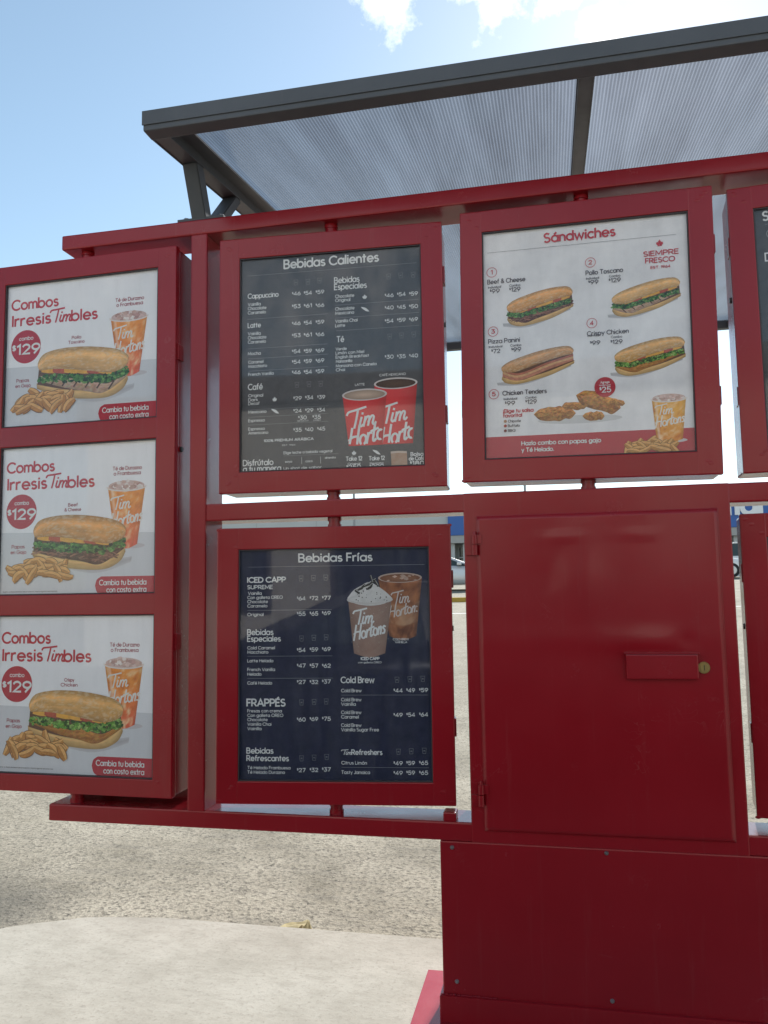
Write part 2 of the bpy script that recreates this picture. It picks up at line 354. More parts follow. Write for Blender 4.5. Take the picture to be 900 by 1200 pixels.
# ---------------------------------------------------------------- lettering: a rounded geometric stroke alphabet
def arc(cx, cy, rx, ry, a0, a1, n=None):
    n = n or max(4, int(abs(a1 - a0) / 24))
    return [(cx + rx * math.cos(R(a0 + (a1 - a0) * i / n)), cy + ry * math.sin(R(a0 + (a1 - a0) * i / n))) for i in range(n + 1)]
XH = 0.68
O_ = arc(0.33, 0.34, 0.33, 0.34, 0, 360, 16)
def build_font():
    g = {}
    g['a'] = (0.66, [O_, [(0.66, XH), (0.66, 0)]])
    g['b'] = (0.66, [O_, [(0, 1.03), (0, 0)]])
    g['d'] = (0.66, [O_, [(0.66, 1.03), (0.66, 0)]])
    g['p'] = (0.66, [O_, [(0, XH), (0, -0.3)]])
    g['q'] = (0.66, [O_, [(0.66, XH), (0.66, -0.3)]])
    g['g'] = (0.66, [O_, [(0.66, XH), (0.66, 0.0)] + arc(0.33, 0.0, 0.33, 0.29, 0, -150)])
    g['c'] = (0.56, [arc(0.33, 0.34, 0.33, 0.34, 48, 312, 12)])
    g['e'] = (0.64, [[(0.02, 0.34), (0.64, 0.34)] + arc(0.33, 0.34, 0.32, 0.34, 0, 315, 14)])
    g['o'] = (0.66, [O_])
    g['n'] = (0.52, [[(0, XH), (0, 0)], arc(0.26, 0.42, 0.26, 0.26, 180, 0) + [(0.52, 0)]])
    g['h'] = (0.52, [[(0, 1.03), (0, 0)], arc(0.26, 0.42, 0.26, 0.26, 180, 0) + [(0.52, 0)]])
    g['m'] = (0.86, [[(0, XH), (0, 0)], arc(0.215, 0.45, 0.215, 0.23, 180, 0) + [(0.43, 0)], arc(0.645, 0.45, 0.215, 0.23, 180, 0) + [(0.86, 0)]])
    g['r'] = (0.34, [[(0, XH), (0, 0)], arc(0.27, 0.38, 0.27, 0.30, 180, 75)])
    g['u'] = (0.52, [[(0, XH)] + arc(0.26, 0.26, 0.26, 0.26, 180, 360) + [(0.52, XH)]])
    g['i'] = (0.06, [[(0.03, XH), (0.03, 0)], [(0.03, 0.9), (0.03, 0.97)]])
    g['í'] = (0.10, [[(0.03, XH), (0.03, 0)], [(0.0, 0.84), (0.13, 1.0)]])
    g['j'] = (0.12, [[(0.1, XH), (0.1, -0.1)] + arc(-0.03, -0.12, 0.13, 0.16, 0, -90), [(0.1, 0.9), (0.1, 0.97)]])
    g['l'] = (0.06, [[(0.03, 1.03), (0.03, 0)]])
    g['t'] = (0.36, [[(0.16, 0.92), (0.16, 0.0)], [(0, XH - 0.03), (0.36, XH - 0.03)]])
    g['f'] = (0.36, [[(0.14, 0), (0.14, 0.82)] + arc(0.32, 0.82, 0.18, 0.2, 180, 80), [(0, XH - 0.03), (0.34, XH - 0.03)]])
    g['k'] = (0.5, [[(0, 1.03), (0, 0)], [(0.46, XH), (0.03, 0.3)], [(0.16, 0.42), (0.5, 0)]])
    g['v'] = (0.56, [[(0, XH), (0.28, 0), (0.56, XH)]])
    g['w'] = (0.9, [[(0, XH), (0.22, 0), (0.45, XH - 0.06), (0.68, 0), (0.9, XH)]])
    g['x'] = (0.5, [[(0, XH), (0.5, 0)], [(0.5, XH), (0, 0)]])
    g['y'] = (0.56, [[(0, XH), (0.28, 0.03)], [(0.56, XH), (0.16, -0.3)]])
    g['z'] = (0.48, [[(0, XH - 0.04), (0.46, XH - 0.04), (0.02, 0.04), (0.48, 0.04)]])
    s_ = arc(0.22, 0.505, 0.19, 0.165, 40, 250, 9) + arc(0.22, 0.17, 0.21, 0.17, 80, -140, 9)
    g['s'] = (0.44, [s_])
    g['A'] = (0.84, [[(0, 0), (0.42, 1), (0.84, 0)], [(0.15, 0.3), (0.69, 0.3)]])
    g['B'] = (0.62, [[(0, 0), (0, 1), (0.32, 1)] + arc(0.32, 0.76, 0.24, 0.24, 90, -90) + [(0.02, 0.52)], [(0.02, 0.52), (0.34, 0.52)] + arc(0.34, 0.26, 0.28, 0.26, 90, -90) + [(0, 0)]])
    g['C'] = (0.84, [arc(0.5, 0.5, 0.5, 0.5, 45, 315, 16)])
    g['D'] = (0.78, [[(0, 0), (0, 1), (0.3, 1)] + arc(0.3, 0.5, 0.48, 0.5, 90, -90, 10) + [(0, 0)]])
    g['E'] = (0.52, [[(0.52, 1), (0, 1), (0, 0), (0.52, 0)], [(0.02, 0.52), (0.46, 0.52)]])
    g['F'] = (0.5, [[(0.5, 1), (0, 1), (0, 0)], [(0.02, 0.5), (0.44, 0.5)]])
    g['G'] = (0.95, [arc(0.5, 0.5, 0.5, 0.5, 45, 355, 16) + [(0.95, 0.47), (0.55, 0.47)]])
    g['H'] = (0.7, [[(0, 0), (0, 1)], [(0.7, 0), (0.7, 1)], [(0.02, 0.52), (0.68, 0.52)]])
    g['I'] = (0.06, [[(0.03, 0), (0.03, 1)]])
    g['J'] = (0.42, [[(0.42, 1), (0.42, 0.22)] + arc(0.21, 0.22, 0.21, 0.22, 0, -170)])
    g['K'] = (0.62, [[(0, 0), (0, 1)], [(0.58, 1), (0.03, 0.42)], [(0.2, 0.58), (0.62, 0)]])
    g['L'] = (0.48, [[(0, 1), (0, 0), (0.48, 0)]])
    g['M'] = (0.9, [[(0, 0), (0.06, 1), (0.45, 0.2), (0.84, 1), (0.9, 0)]])
    g['N'] = (0.72, [[(0, 0), (0, 1), (0.72, 0), (0.72, 1)]])
    g['O'] = (1.0, [arc(0.5, 0.5, 0.5, 0.5, 0, 360, 20)])
    g['P'] = (0.6, [[(0, 0), (0, 1), (0.32, 1)] + arc(0.32, 0.72, 0.28, 0.28, 90, -90) + [(0.02, 0.44)]])
    g['Q'] = (1.0, [arc(0.5, 0.5, 0.5, 0.5, 0, 360, 20), [(0.62, 0.3), (0.98, -0.04)]])
    g['R'] = (0.64, [[(0, 0), (0, 1), (0.32, 1)] + arc(0.32, 0.72, 0.28, 0.28, 90, -90) + [(0.02, 0.44)], [(0.3, 0.44), (0.64, 0)]])
    g['S'] = (0.6, [arc(0.3, 0.745, 0.26, 0.245, 40, 255, 10) + arc(0.3, 0.255, 0.29, 0.255, 80, -145, 10)])
    g['T'] = (0.7, [[(0, 1), (0.7, 1)], [(0.35, 0.98), (0.35, 0)]])
    g['U'] = (0.68, [[(0, 1), (0, 0.34)] + arc(0.34, 0.34, 0.34, 0.34, 180, 360)[1:] + [(0.68, 1)]])
    g['V'] = (0.8, [[(0, 1), (0.4, 0), (0.8, 1)]])
    g['W'] = (1.2, [[(0, 1), (0.3, 0), (0.6, 0.95), (0.9, 0), (1.2, 1)]])
    g['X'] = (0.7, [[(0, 1), (0.7, 0)], [(0.7, 1), (0, 0)]])
    g['Y'] = (0.72, [[(0, 1), (0.36, 0.45), (0.36, 0)], [(0.72, 1), (0.36, 0.45)]])
    g['Z'] = (0.62, [[(0, 1), (0.6, 1), (0.02, 0), (0.62, 0)]])
    g['0'] = (0.62, [arc(0.31, 0.5, 0.31, 0.5, 0, 360, 16)])
    g['1'] = (0.26, [[(0, 0.82), (0.22, 1), (0.22, 0)]])
    g['2'] = (0.56, [arc(0.27, 0.72, 0.27, 0.28, 165, -25, 9) + [(0.02, 0.02), (0.56, 0.02)]])
    g['3'] = (0.54, [[(0.04, 1), (0.5, 1), (0.24, 0.6)] + arc(0.25, 0.3, 0.29, 0.3, 80, -150, 10)])
    g['4'] = (0.62, [[(0.46, 0), (0.46, 1), (0, 0.26), (0.62, 0.26)]])
    g['5'] = (0.56, [[(0.5, 1), (0.1, 1), (0.06, 0.56)] + arc(0.26, 0.31, 0.3, 0.31, 115, -150, 11)])
    g['6'] = (0.6, [[(0.42, 1), (0.06, 0.46)], arc(0.3, 0.3, 0.3, 0.3, 0, 360, 14)])
    g['7'] = (0.54, [[(0, 1), (0.54, 1), (0.18, 0)]])
    g['8'] = (0.58, [arc(0.29, 0.76, 0.24, 0.24, 0, 360, 12), arc(0.29, 0.26, 0.29, 0.26, 0, 360, 12)])
    g['9'] = (0.6, [arc(0.3, 0.7, 0.3, 0.3, 0, 360, 14), [(0.18, 0), (0.54, 0.54)]])
    g['$'] = (0.46, [[(x * 0.75, y * 0.8 + 0.1) for x, y in arc(0.3, 0.745, 0.26, 0.245, 40, 255, 8) + arc(0.3, 0.255, 0.29, 0.255, 80, -145, 8)], [(0.22, 1.02), (0.22, -0.02)]])
    g['&'] = (0.7, [[(0.7, 0), (0.16, 0.64)] + arc(0.3, 0.8, 0.19, 0.2, 200, -30, 9) + arc(0.27, 0.25, 0.27, 0.25, 100, 330, 9) + [(0.66, 0.48)]])
    g['%'] = (0.8, [arc(0.16, 0.8, 0.16, 0.2, 0, 360, 10), arc(0.64, 0.2, 0.16, 0.2, 0, 360, 10), [(0.7, 1), (0.1, 0)]])
    g['!'] = (0.06, [[(0.03, 1), (0.03, 0.3)], [(0.03, 0.09), (0.03, 0)]])
    g['¡'] = (0.06, [[(0.03, 0.38), (0.03, -0.3)], [(0.03, 0.68), (0.03, 0.59)]])
    g['.'] = (0.06, [[(0.03, 0.07), (0.03, 0.0)]])
    g[' '] = (0.18, [])
    for ch, base in (('á', 'a'), ('é', 'e'), ('ó', 'o'), ('ú', 'u')):
        w, s = g[base]; g[ch] = (w, s + [[(w / 2 - 0.04, 0.84), (w / 2 + 0.14, 1.0)]])
    for ch, base in (('Á', 'A'), ('É', 'E')):
        w, s = g[base]; g[ch] = (w, s + [[(w / 2 - 0.04, 1.14), (w / 2 + 0.14, 1.3)]])
    return g
FONT = build_font()
SCRIPT = {   # brush-script pieces, drawn in their own units (cap height 1)
    'Tim': (1.12, [[(-0.06, 0.80), (0.02, 0.95), (0.3, 0.99), (0.72, 1.06)], [(0.40, 1.0), (0.33, 0.5), (0.24, 0.0)],
                   [(0.54, 0.52), (0.47, 0.14), (0.52, 0.02), (0.6, 0.10)], [(0.575, 0.70), (0.59, 0.76)],
                   [(0.70, 0.52), (0.62, 0.0)], [(0.64, 0.2), (0.77, 0.49), (0.86, 0.43), (0.80, 0.0)], [(0.82, 0.2), (0.95, 0.49), (1.04, 0.42), (0.99, 0.1), (1.04, 0.0), (1.12, 0.1)]]),
    'Hortons': (2.28, [[(0.18, 0.98), (0.1, 0.5), (0.0, 0.0)], [(0.02, 0.40), (0.2, 0.52), (0.46, 0.48)], [(0.54, 1.02), (0.46, 0.5), (0.40, 0.0)],
                   arc(0.70, 0.24, 0.15, 0.24, 80, 440, 12), [(0.96, 0.50), (0.88, 0.0)], [(0.90, 0.2), (1.0, 0.46), (1.12, 0.46)],
                   [(1.30, 0.88), (1.19, 0.16), (1.23, 0.01), (1.33, 0.08)], [(1.10, 0.54), (1.44, 0.60)], arc(1.53, 0.24, 0.14, 0.24, 80, 440, 12),
                   [(1.79, 0.50), (1.71, 0.0)], [(1.73, 0.2), (1.87, 0.49), (1.95, 0.42), (1.89, 0.0)], [(2.24, 0.42), (2.15, 0.49), (2.08, 0.38), (2.19, 0.22), (2.15, 0.03), (2.02, 0.03)]]),
}
def smooth_line(p, k=4):
    if len(p) < 3: return p
    out = []
    for i in range(len(p) - 1):
        a, b, c, d = p[max(i - 1, 0)], p[i], p[i + 1], p[min(i + 2, len(p) - 1)]
        for s in range(k):
            t = s / k
            out.append(tuple(0.5 * (2 * b[q] + (c[q] - a[q]) * t + (2 * a[q] - 5 * b[q] + 4 * c[q] - d[q]) * t * t + (3 * b[q] - a[q] - 3 * c[q] + d[q]) * t ** 3) for q in (0, 1)))
    out.append(p[-1])
    return out

def outline(pts, hw):
    """left and right edges of a mitred band of half-width hw along a polyline"""
    P = [pts[0]]
    for q in pts[1:]:
        if math.hypot(q[0] - P[-1][0], q[1] - P[-1][1]) > 1e-4: P.append(q)
    if len(P) < 2: return [], []
    closed = math.hypot(P[0][0] - P[-1][0], P[0][1] - P[-1][1]) < 1e-3 and len(P) > 3
    L, Rr = [], []
    n = len(P)
    for i in range(n):
        if closed: a, b, c = P[i - 1 if i else n - 2], P[i], P[(i + 1) if i < n - 1 else 1]
        else: a, b, c = P[max(i - 1, 0)], P[i], P[min(i + 1, n - 1)]
        d1 = (b[0] - a[0], b[1] - a[1]); d2 = (c[0] - b[0], c[1] - b[1])
        l1, l2 = math.hypot(*d1), math.hypot(*d2)
        if l1 < 1e-9: d1, l1 = d2, l2
        if l2 < 1e-9: d2, l2 = d1, l1
        n1 = (-d1[1] / l1, d1[0] / l1); n2 = (-d2[1] / l2, d2[0] / l2)
        mx, mz = n1[0] + n2[0], n1[1] + n2[1]; ml = math.hypot(mx, mz)
        if ml < 0.3: mx, mz, sc = n1[0], n1[1], 1.0
        else:
            mx, mz = mx / ml, mz / ml; sc = min(1.0 / max(0.35, mx * n1[0] + mz * n1[1]), 2.2)
        e = 0.0
        bx, bz = b
        if not closed and i == 0: bx -= d2[0] / l2 * hw * 0.5; bz -= d2[1] / l2 * hw * 0.5
        if not closed and i == n - 1: bx += d1[0] / l1 * hw * 0.5; bz += d1[1] / l1 * hw * 0.5
        L.append((bx + mx * hw * sc, bz + mz * hw * sc)); Rr.append((bx - mx * hw * sc, bz - mz * hw * sc))
    return L, Rr

class Print:
    """flat printed shapes on a poster, in millimetres (x right, z up); each layer lies a hair in front of the last"""
    def __init__(s, depth0=0.15):
        s.v, s.f, s.c, s.d, s.k = [], [], [], depth0, 0
    def face(s, pts, cols, lift=None):
        d = s.d if lift is None else lift
        b = len(s.v)
        for (x, z) in pts: s.v.append((x / 1000, -d / 1000, z / 1000))
        s.f.append(tuple(range(b, b + len(pts))))
        s.c.append(cols if isinstance(cols, list) else [cols] * len(pts))
    def up(s, a=0.06): s.d += a
    def ribbon(s, pts, hw, colr, clip=None):
        L, Rr = outline(pts, hw)
        for i in range(len(L) - 1):
            q = [L[i], Rr[i], Rr[i + 1], L[i + 1]]
            if clip and not all(clip(*p) for p in q): continue
            s.face(q, colr)
    def text(s, txt, x, z, w, h, colr, wt, clip=None):
        if txt.startswith('~'): return s.script(txt[1:], x, z, w, h, colr, wt * 0.5, clip=clip)
        gap = 0.20
        pen, items = 0.0, []
        for ch in txt:
            ad, st = FONT[ch]
            if ch == '$':
                items.append((pen, 0.56, 0.44, st)); pen += ad * 0.56 + gap * 0.7
            else: items.append((pen, 1.0, 0.0, st)); pen += ad + gap
        tot = max(pen - gap, 0.06)
        kx = w / tot if tot > 0.1 else h
        wt = wt * (0.66 + 0.22 * max(0.0, min(1.0, (16.0 - h) / 8.0)))
        for k, (p0, sc, dz, st) in enumerate(items):
            for j, q in enumerate(st):
                s.d_old = s.d; s.d += 0.03 * (j % 3) + 0.015 * (k % 2)
                s.ribbon([(x + (p0 + a * sc) * kx, z + (b * sc + dz) * h) for a, b in q], wt * h * (0.75 if sc < 1 else 1.0), colr, clip)
                s.d = s.d_old
    def script(s, word, x, z, w, h, colr, wt, slope=0.0, clip=None):
        ad, st = SCRIPT[{'Tims': 'Tim'}.get(word, word)]
        for j, q in enumerate(st):
            s.d_old = s.d; s.d += 0.04 * (j % 3)
            s.ribbon([(x + a / ad * w, z + b * h + slope * a / ad) for a, b in smooth_line(q)], wt * h, colr, clip)
            s.d = s.d_old
    def disc(s, cx, cz, rx, rz, colr, n=28, edge=None):
        pts = [(cx + rx * math.cos(2 * math.pi * i / n), cz + rz * math.sin(2 * math.pi * i / n)) for i in range(n)]
        if edge is None: s.face(pts, colr)
        else:
            for i in range(n): s.face([(cx, cz), pts[i], pts[(i + 1) % n]], [colr, edge, edge])
    def ring(s, cx, cz, r, hw, colr): s.ribbon(arc(cx, cz, r, r, 0, 360, 22), hw, colr)
    def strip(s, top, bot, nu, nv, fn):
        """filled band between two outlines; fn(u, v) gives the printed colour (v: 0 bottom, 1 top)"""
        def at(line, u):
            L = (len(line) - 1) * u; i = min(int(L), len(line) - 2); t = L - i
            return (line[i][0] * (1 - t) + line[i + 1][0] * t, line[i][1] * (1 - t) + line[i + 1][1] * t)
        top, bot = smooth_line(top, 6), smooth_line(bot, 6)
        G, Cc = [], []
        for i in range(nu + 1):
            u = i / nu; a, b = at(bot, u), at(top, u)
            G.append([(a[0] + (b[0] - a[0]) * j / nv, a[1] + (b[1] - a[1]) * j / nv) for j in range(nv + 1)])
            Cc.append([fn(u, j / nv) for j in range(nv + 1)])
        for i in range(nu):
            for j in range(nv):
                s.face([G[i][j], G[i + 1][j], G[i + 1][j + 1], G[i][j + 1]], [Cc[i][j], Cc[i + 1][j], Cc[i + 1][j + 1], Cc[i][j + 1]])
    def build(s, name, parent):
        me = bpy.data.meshes.new(name)
        me.from_pydata(s.v, [], s.f)
        ca = me.color_attributes.new('Col', 'FLOAT_COLOR', 'CORNER')
        flat = []
        for cs in s.c:
            for c in cs: flat += [c[0], c[1], c[2], 1.0]
        ca.data.foreach_set('color', flat)
        me.materials.append(M['ink'])
        return link(bpy.data.objects.new(name, me), parent)

INK = {'w': (0.80, 0.80, 0.79), 'g': (0.34, 0.35, 0.37), 'r': (0.58, 0.035, 0.055), 'k': (0.10, 0.08, 0.09), 'm': (0.36, 0.03, 0.06)}
def lerp(a, b, t): return tuple(x + (y - x) * t for x, y in zip(a, b))
def jit(c, k): 
    f = 1 + random.uniform(-k, k); return tuple(max(0, x * f) for x in c)
_vn = {}
def vnoise(x, y):
    def h(i, j):
        if (i, j) not in _vn: _vn[(i, j)] = random.random()
        return _vn[(i, j)]
    i, j = math.floor(x), math.floor(y); fx, fy = x - i, y - j
    fx, fy = fx * fx * (3 - 2 * fx), fy * fy * (3 - 2 * fy)
    return (h(i, j) * (1 - fx) + h(i + 1, j) * fx) * (1 - fy) + (h(i, j + 1) * (1 - fx) + h(i + 1, j + 1) * fx) * fy
def fbm(x, y): return 0.5 * vnoise(x, y) + 0.3 * vnoise(2.1 * x + 7, 2.1 * y) + 0.2 * vnoise(4.3 * x, 4.3 * y + 3)

# ---------------------------------------------------------------- printed pictures
def bun_col(base, dark, seed, flour=0.0):
    def fn(u, v):
        t = fbm(u * 9 + seed, v * 5 + seed * 2) * 0.6 + fbm(u * 31 + seed, v * 14) * 0.4
        c = lerp(base, dark, min(1, max(0, (t - 0.36) * 1.9)))
        e = min(v, 1 - v) * 2; sh = 0.64 + 0.36 * min(1, e * 1.9) + 0.42 * math.exp(-((v - 0.68) / 0.16) ** 2) * (0.4 + fbm(u * 6, v * 3 + seed))
        sh *= random.uniform(0.93, 1.07)
        sh *= 0.75 + 0.25 * min(1, 7 * u) * min(1, 7 * (1 - u))
        c = tuple(x * sh for x in c)
        if flour and fbm(u * 40 + seed, v * 20) > 0.60: c = lerp(c, (0.84, 0.70, 0.50), flour)
        return c
    return fn
def sandwich(pr, cx, cz, hx, hz, kind, flip=False, tilt=0.0):
    sg = -1 if flip else 1
    def T(pts): return [(cx + sg * x * hx, cz + z * hz + tilt * x * sg * hx) for x, z in pts]
    sd = random.uniform(0, 50)
    top_ = (None, [(-0.95, 0.26), (-0.67, 0.26), (-0.38, 0.22), (0.1, 0.08), (0.57, -0.08), (0.81, 0.02), (0.95, 0.28)])
    pr.strip(T([(-0.9, -0.5), (0, -0.8), (1.12, -0.55)]), T([(-0.9, -0.62), (0.3, -1.12), (1.1, -0.75)]), 14, 2,
             lambda u, v: lerp((0.62, 0.60, 0.62), (0.42, 0.39, 0.40), max(0, 1 - abs(2 * v - 1.1)) * 0.8)); pr.up()
    low = ([(-0.99, -0.25), (-0.38, -0.5), (0.1, -0.62), (0.48, -0.72), (0.97, -0.2)], [(-0.98, -0.46), (-0.6, -0.74), (-0.24, -0.92), (0.5, -1.0), (0.86, -0.74), (0.985, -0.38)])
    pr.strip(T(low[0]), T(low[1]), 36, 6, bun_col((0.66, 0.42, 0.17), (0.52, 0.28, 0.09), sd)); pr.up()
    pr.strip(T(top_[1]), T([(-0.97, -0.3), (-0.38, -0.56), (0.1, -0.68), (0.48, -0.76), (0.93, -0.3)]), 30, 2, lambda u, v: (0.13, 0.055, 0.03)); pr.up()
    if kind == 'panini':
        for k in range(3):
            o = 0.15 * k - 0.20
            pr.strip(T([(-0.96, 0.0 - o), (-0.3, -0.14 - o), (0.5, -0.44 - o), (0.96, 0.1 - o)]), T([(-0.96, -0.14 - o), (-0.3, -0.36 - o), (0.5, -0.66 - o), (0.96, -0.12 - o)]), 30, 3,
                     lambda u, v, k=k: jit(((0.50, 0.16, 0.10), (0.68, 0.40, 0.20), (0.56, 0.22, 0.14))[k], 0.25)); pr.up()
    else:
        meat = {'grill': ((0.72, 0.50, 0.35), (0.46, 0.24, 0.13)), 'beef': ((0.19, 0.07, 0.04), (0.06, 0.02, 0.012)), 'crispy': ((0.66, 0.29, 0.06), (0.34, 0.11, 0.02))}[kind]
        pr.strip(T([(-0.93, 0.02), (-0.38, -0.14), (0.1, -0.28), (0.57, -0.48), (0.96, -0.08)]), T([(-0.95, -0.16), (-0.38, -0.5), (0.1, -0.7), (0.48, -0.80), (0.95, -0.28)]), 64, 9,
                 lambda u, v: tuple(x * (0.66 + 0.5 * v) * random.uniform(0.85, 1.15) for x in lerp(meat[0], meat[1], min(1, max(0, fbm(u * 26 + sd, v * 7) * 2 - 0.5))))); pr.up()
        if kind == 'grill':
            for k in range(6):
                x = -0.62 + 0.25 * k; z = -0.2 - 0.36 * (x + 0.62) / 1.4
                pr.ribbon(T([(x + 0.06, z + 0.12), (x - 0.05, z - 0.16)]), hz * 0.032, (0.10, 0.045, 0.025))
            pr.up()
        if kind == 'beef':
            for k in range(150):
                x = random.uniform(-0.92, 0.85); z = -0.12 - 0.38 * (x + 0.9) / 1.5 + random.uniform(-0.22, 0.12)
                if x > 0.5: z += (x - 0.5) * 0.7
                a = random.uniform(-0.8, 0.8); ln = random.uniform(0.05, 0.12)
                pr.d += 0.002
                pr.ribbon(T([(x - ln * math.cos(a), z - ln * math.sin(a)), (x, z + random.uniform(-.03, .03)), (x + ln * math.cos(a), z + ln * math.sin(a))]), hz * 0.025, jit(random.choice(((0.22, 0.085, 0.05), (0.09, 0.03, 0.018), (0.30, 0.13, 0.08))), 0.4))
            pr.up()
    # cheese, tomato
        for k in range(7):
            x = -0.75 + 0.25 * k; z = 0.17 - 0.24 * (x + 0.7) / 1.4 + (0.2 if k == 6 else 0)
            pr.strip(T([(x - 0.14, z + 0.14), (x, z + 0.13), (x + 0.14, z + 0.08)]), T([(x - 0.14, z - 0.02), (x, z - 0.08), (x + 0.14, z - 0.10)]), 6, 2,
                     lambda u, v, k=k: jit((0.50, 0.09, 0.045) if k % 3 == 1 else (0.80, 0.40, 0.06), 0.12)); pr.d += 0.003
        pr.up()
        greens = ((0.03, 0.13, 0.02), (0.06, 0.22, 0.03), (0.20, 0.40, 0.09), (0.01, 0.045, 0.01), (0.10, 0.28, 0.05))
        if kind == 'crispy': greens = ((0.06, 0.22, 0.02), (0.15, 0.40, 0.05), (0.36, 0.56, 0.14), (0.02, 0.09, 0.012), (0.2, 0.46, 0.07))
        for k in range(300):
            x = random.uniform(-0.94, 0.97); z = -0.02 - 0.22 * (x + 0.9) / 1.45 + random.uniform(-0.19, 0.08)
            if x > 0.55: z += (x - 0.55) * 0.75
            r = random.uniform(0.016, 0.05); n = 6; a0 = random.uniform(0, 6); c = jit(random.choice(greens), 0.25); c2 = tuple(q * 0.3 for q in c)
            pts = T([(x + r * random.uniform(0.6, 1.5) * math.cos(a0 + 6.283 * i / n), z + 1.5 * r * random.uniform(0.6, 1.4) * math.sin(a0 + 6.283 * i / n)) for i in range(n)])
            pr.d += 0.0012
            pr.face(pts, [c, c, c2, c, c, c2])
        pr.up()
    top = ([(-0.95, 0.28), (-0.97, 0.52), (-0.84, 0.84), (-0.52, 0.98), (-0.1, 1.0), (0.35, 0.92), (0.76, 0.76), (0.97, 0.52), (0.985, 0.28)],
           [(-0.95, 0.27), (-0.90, 0.22), (-0.70, 0.24), (-0.38, 0.20), (0.1, 0.07), (0.57, -0.08), (0.82, 0.0), (0.95, 0.14), (0.985, 0.27)])
    base = {'grill': (0.82, 0.46, 0.17), 'beef': (0.76, 0.36, 0.11), 'crispy': (0.80, 0.43, 0.14), 'panini': (0.68, 0.35, 0.15)}[kind]
    pr.strip(T(top[0]), T(top[1]), 84, 22, bun_col(base, tuple(x * 0.62 for x in base), sd + 9, 0.35)); pr.up()
def fries(pr, cx, cz, hx, hz, n=15):
    sp = []
    n = int(n * 1.35)
    for k in range(n):
        x = -0.88 + 1.76 * ((k * 0.618 + 0.13) % 1.0); top = 0.75 * (1 - x * x * 0.8) - 0.35 * abs(x)
        z = -0.72 + (top + 0.72) * (k / n)
        sp.append((x, z, random.choice((0.35, -0.6, 0.8, 0.1, -1.0, 1.15, 0.5, -0.25, 0.0))))
    sp.sort(key=lambda q: -q[1])
    for x, z, a in sp:
        ln, w = hx * random.uniform(0.17, 0.23), hx * random.uniform(0.062, 0.085)
        a = a + random.uniform(-0.2, 0.2)
        ux, uz, vx, vz = math.cos(a), math.sin(a), -math.sin(a), math.cos(a)
        X, Z = cx + x * hx * 0.8, cz + z * hz * 0.8
        def L(off, bow): return [(X + ux * s * ln + vx * (off * w * (1 - abs(s) ** 3 * 0.45) + bow * w * (1 - s * s)), Z + uz * s * ln + vz * (off * w * (1 - abs(s) ** 3 * 0.45) + bow * w * (1 - s * s))) for s in (-1, -0.5, 0, 0.5, 1)]
        b = random.uniform(-0.6, 0.6)
        pr.strip(L(1.25, b), L(-1.25, b), 10, 1, lambda u, v: (0.22, 0.08, 0.018)); pr.d += 0.012
        pr.strip(L(1.05, b), L(0.1, b), 10, 2, lambda u, v: jit((0.78, 0.42, 0.14), 0.14)); pr.d += 0.008
        pr.strip(L(0.05, b), L(-1.0, b), 10, 2, lambda u, v: jit((0.52, 0.22, 0.05), 0.18)); pr.d += 0.012
    pr.up()
def tender(pr, pts, seed):
    (x0, z0), (x1, z1), (xt, zt), (xb, zb) = pts
    cx, cz = (x0 + x1) / 2, (zt + zb) / 2; L = math.hypot(x1 - x0, z1 - z0) / 2; H = abs(zt - zb) / 2 * 0.72; a = math.atan2(z1 - z0, x1 - x0)
    top, bot = [], []
    for i in range(9):
        s = -1 + 2 * i / 8; r = math.sqrt(max(0, 1 - s * s)) ** 0.6
        for lst, q in ((top, 1), (bot, -1)):
            xx, zz = s * L, q * H * r * random.uniform(0.8, 1.15)
            lst.append((cx + xx * math.cos(a) - zz * math.sin(a), cz + xx * math.sin(a) + zz * math.cos(a)))
    pr.strip(top, bot, 44, 16, lambda u, v: tuple(x * (0.5 + 0.65 * v) * random.uniform(0.75, 1.25) for x in lerp((0.80, 0.36, 0.09), (0.30, 0.09, 0.015), min(1, max(0, fbm(u * 16 + seed, v * 9) * 2.6 - 0.8))))); pr.up()
def cup_body(pr, tl, tr, bl, br, fn, nu=24, nv=34):
    mt, mb = ((tl[0] + tr[0]) / 2, (tl[1] + tr[1]) / 2), ((bl[0] + br[0]) / 2, (bl[1] + br[1]) / 2)
    w = abs(tr[0] - tl[0]); d = w * 0.12
    pr.strip([tl, (mt[0], mt[1] - d), tr], [bl, (mb[0], mb[1] - d * 0.8), br], nu, nv, fn); pr.up()
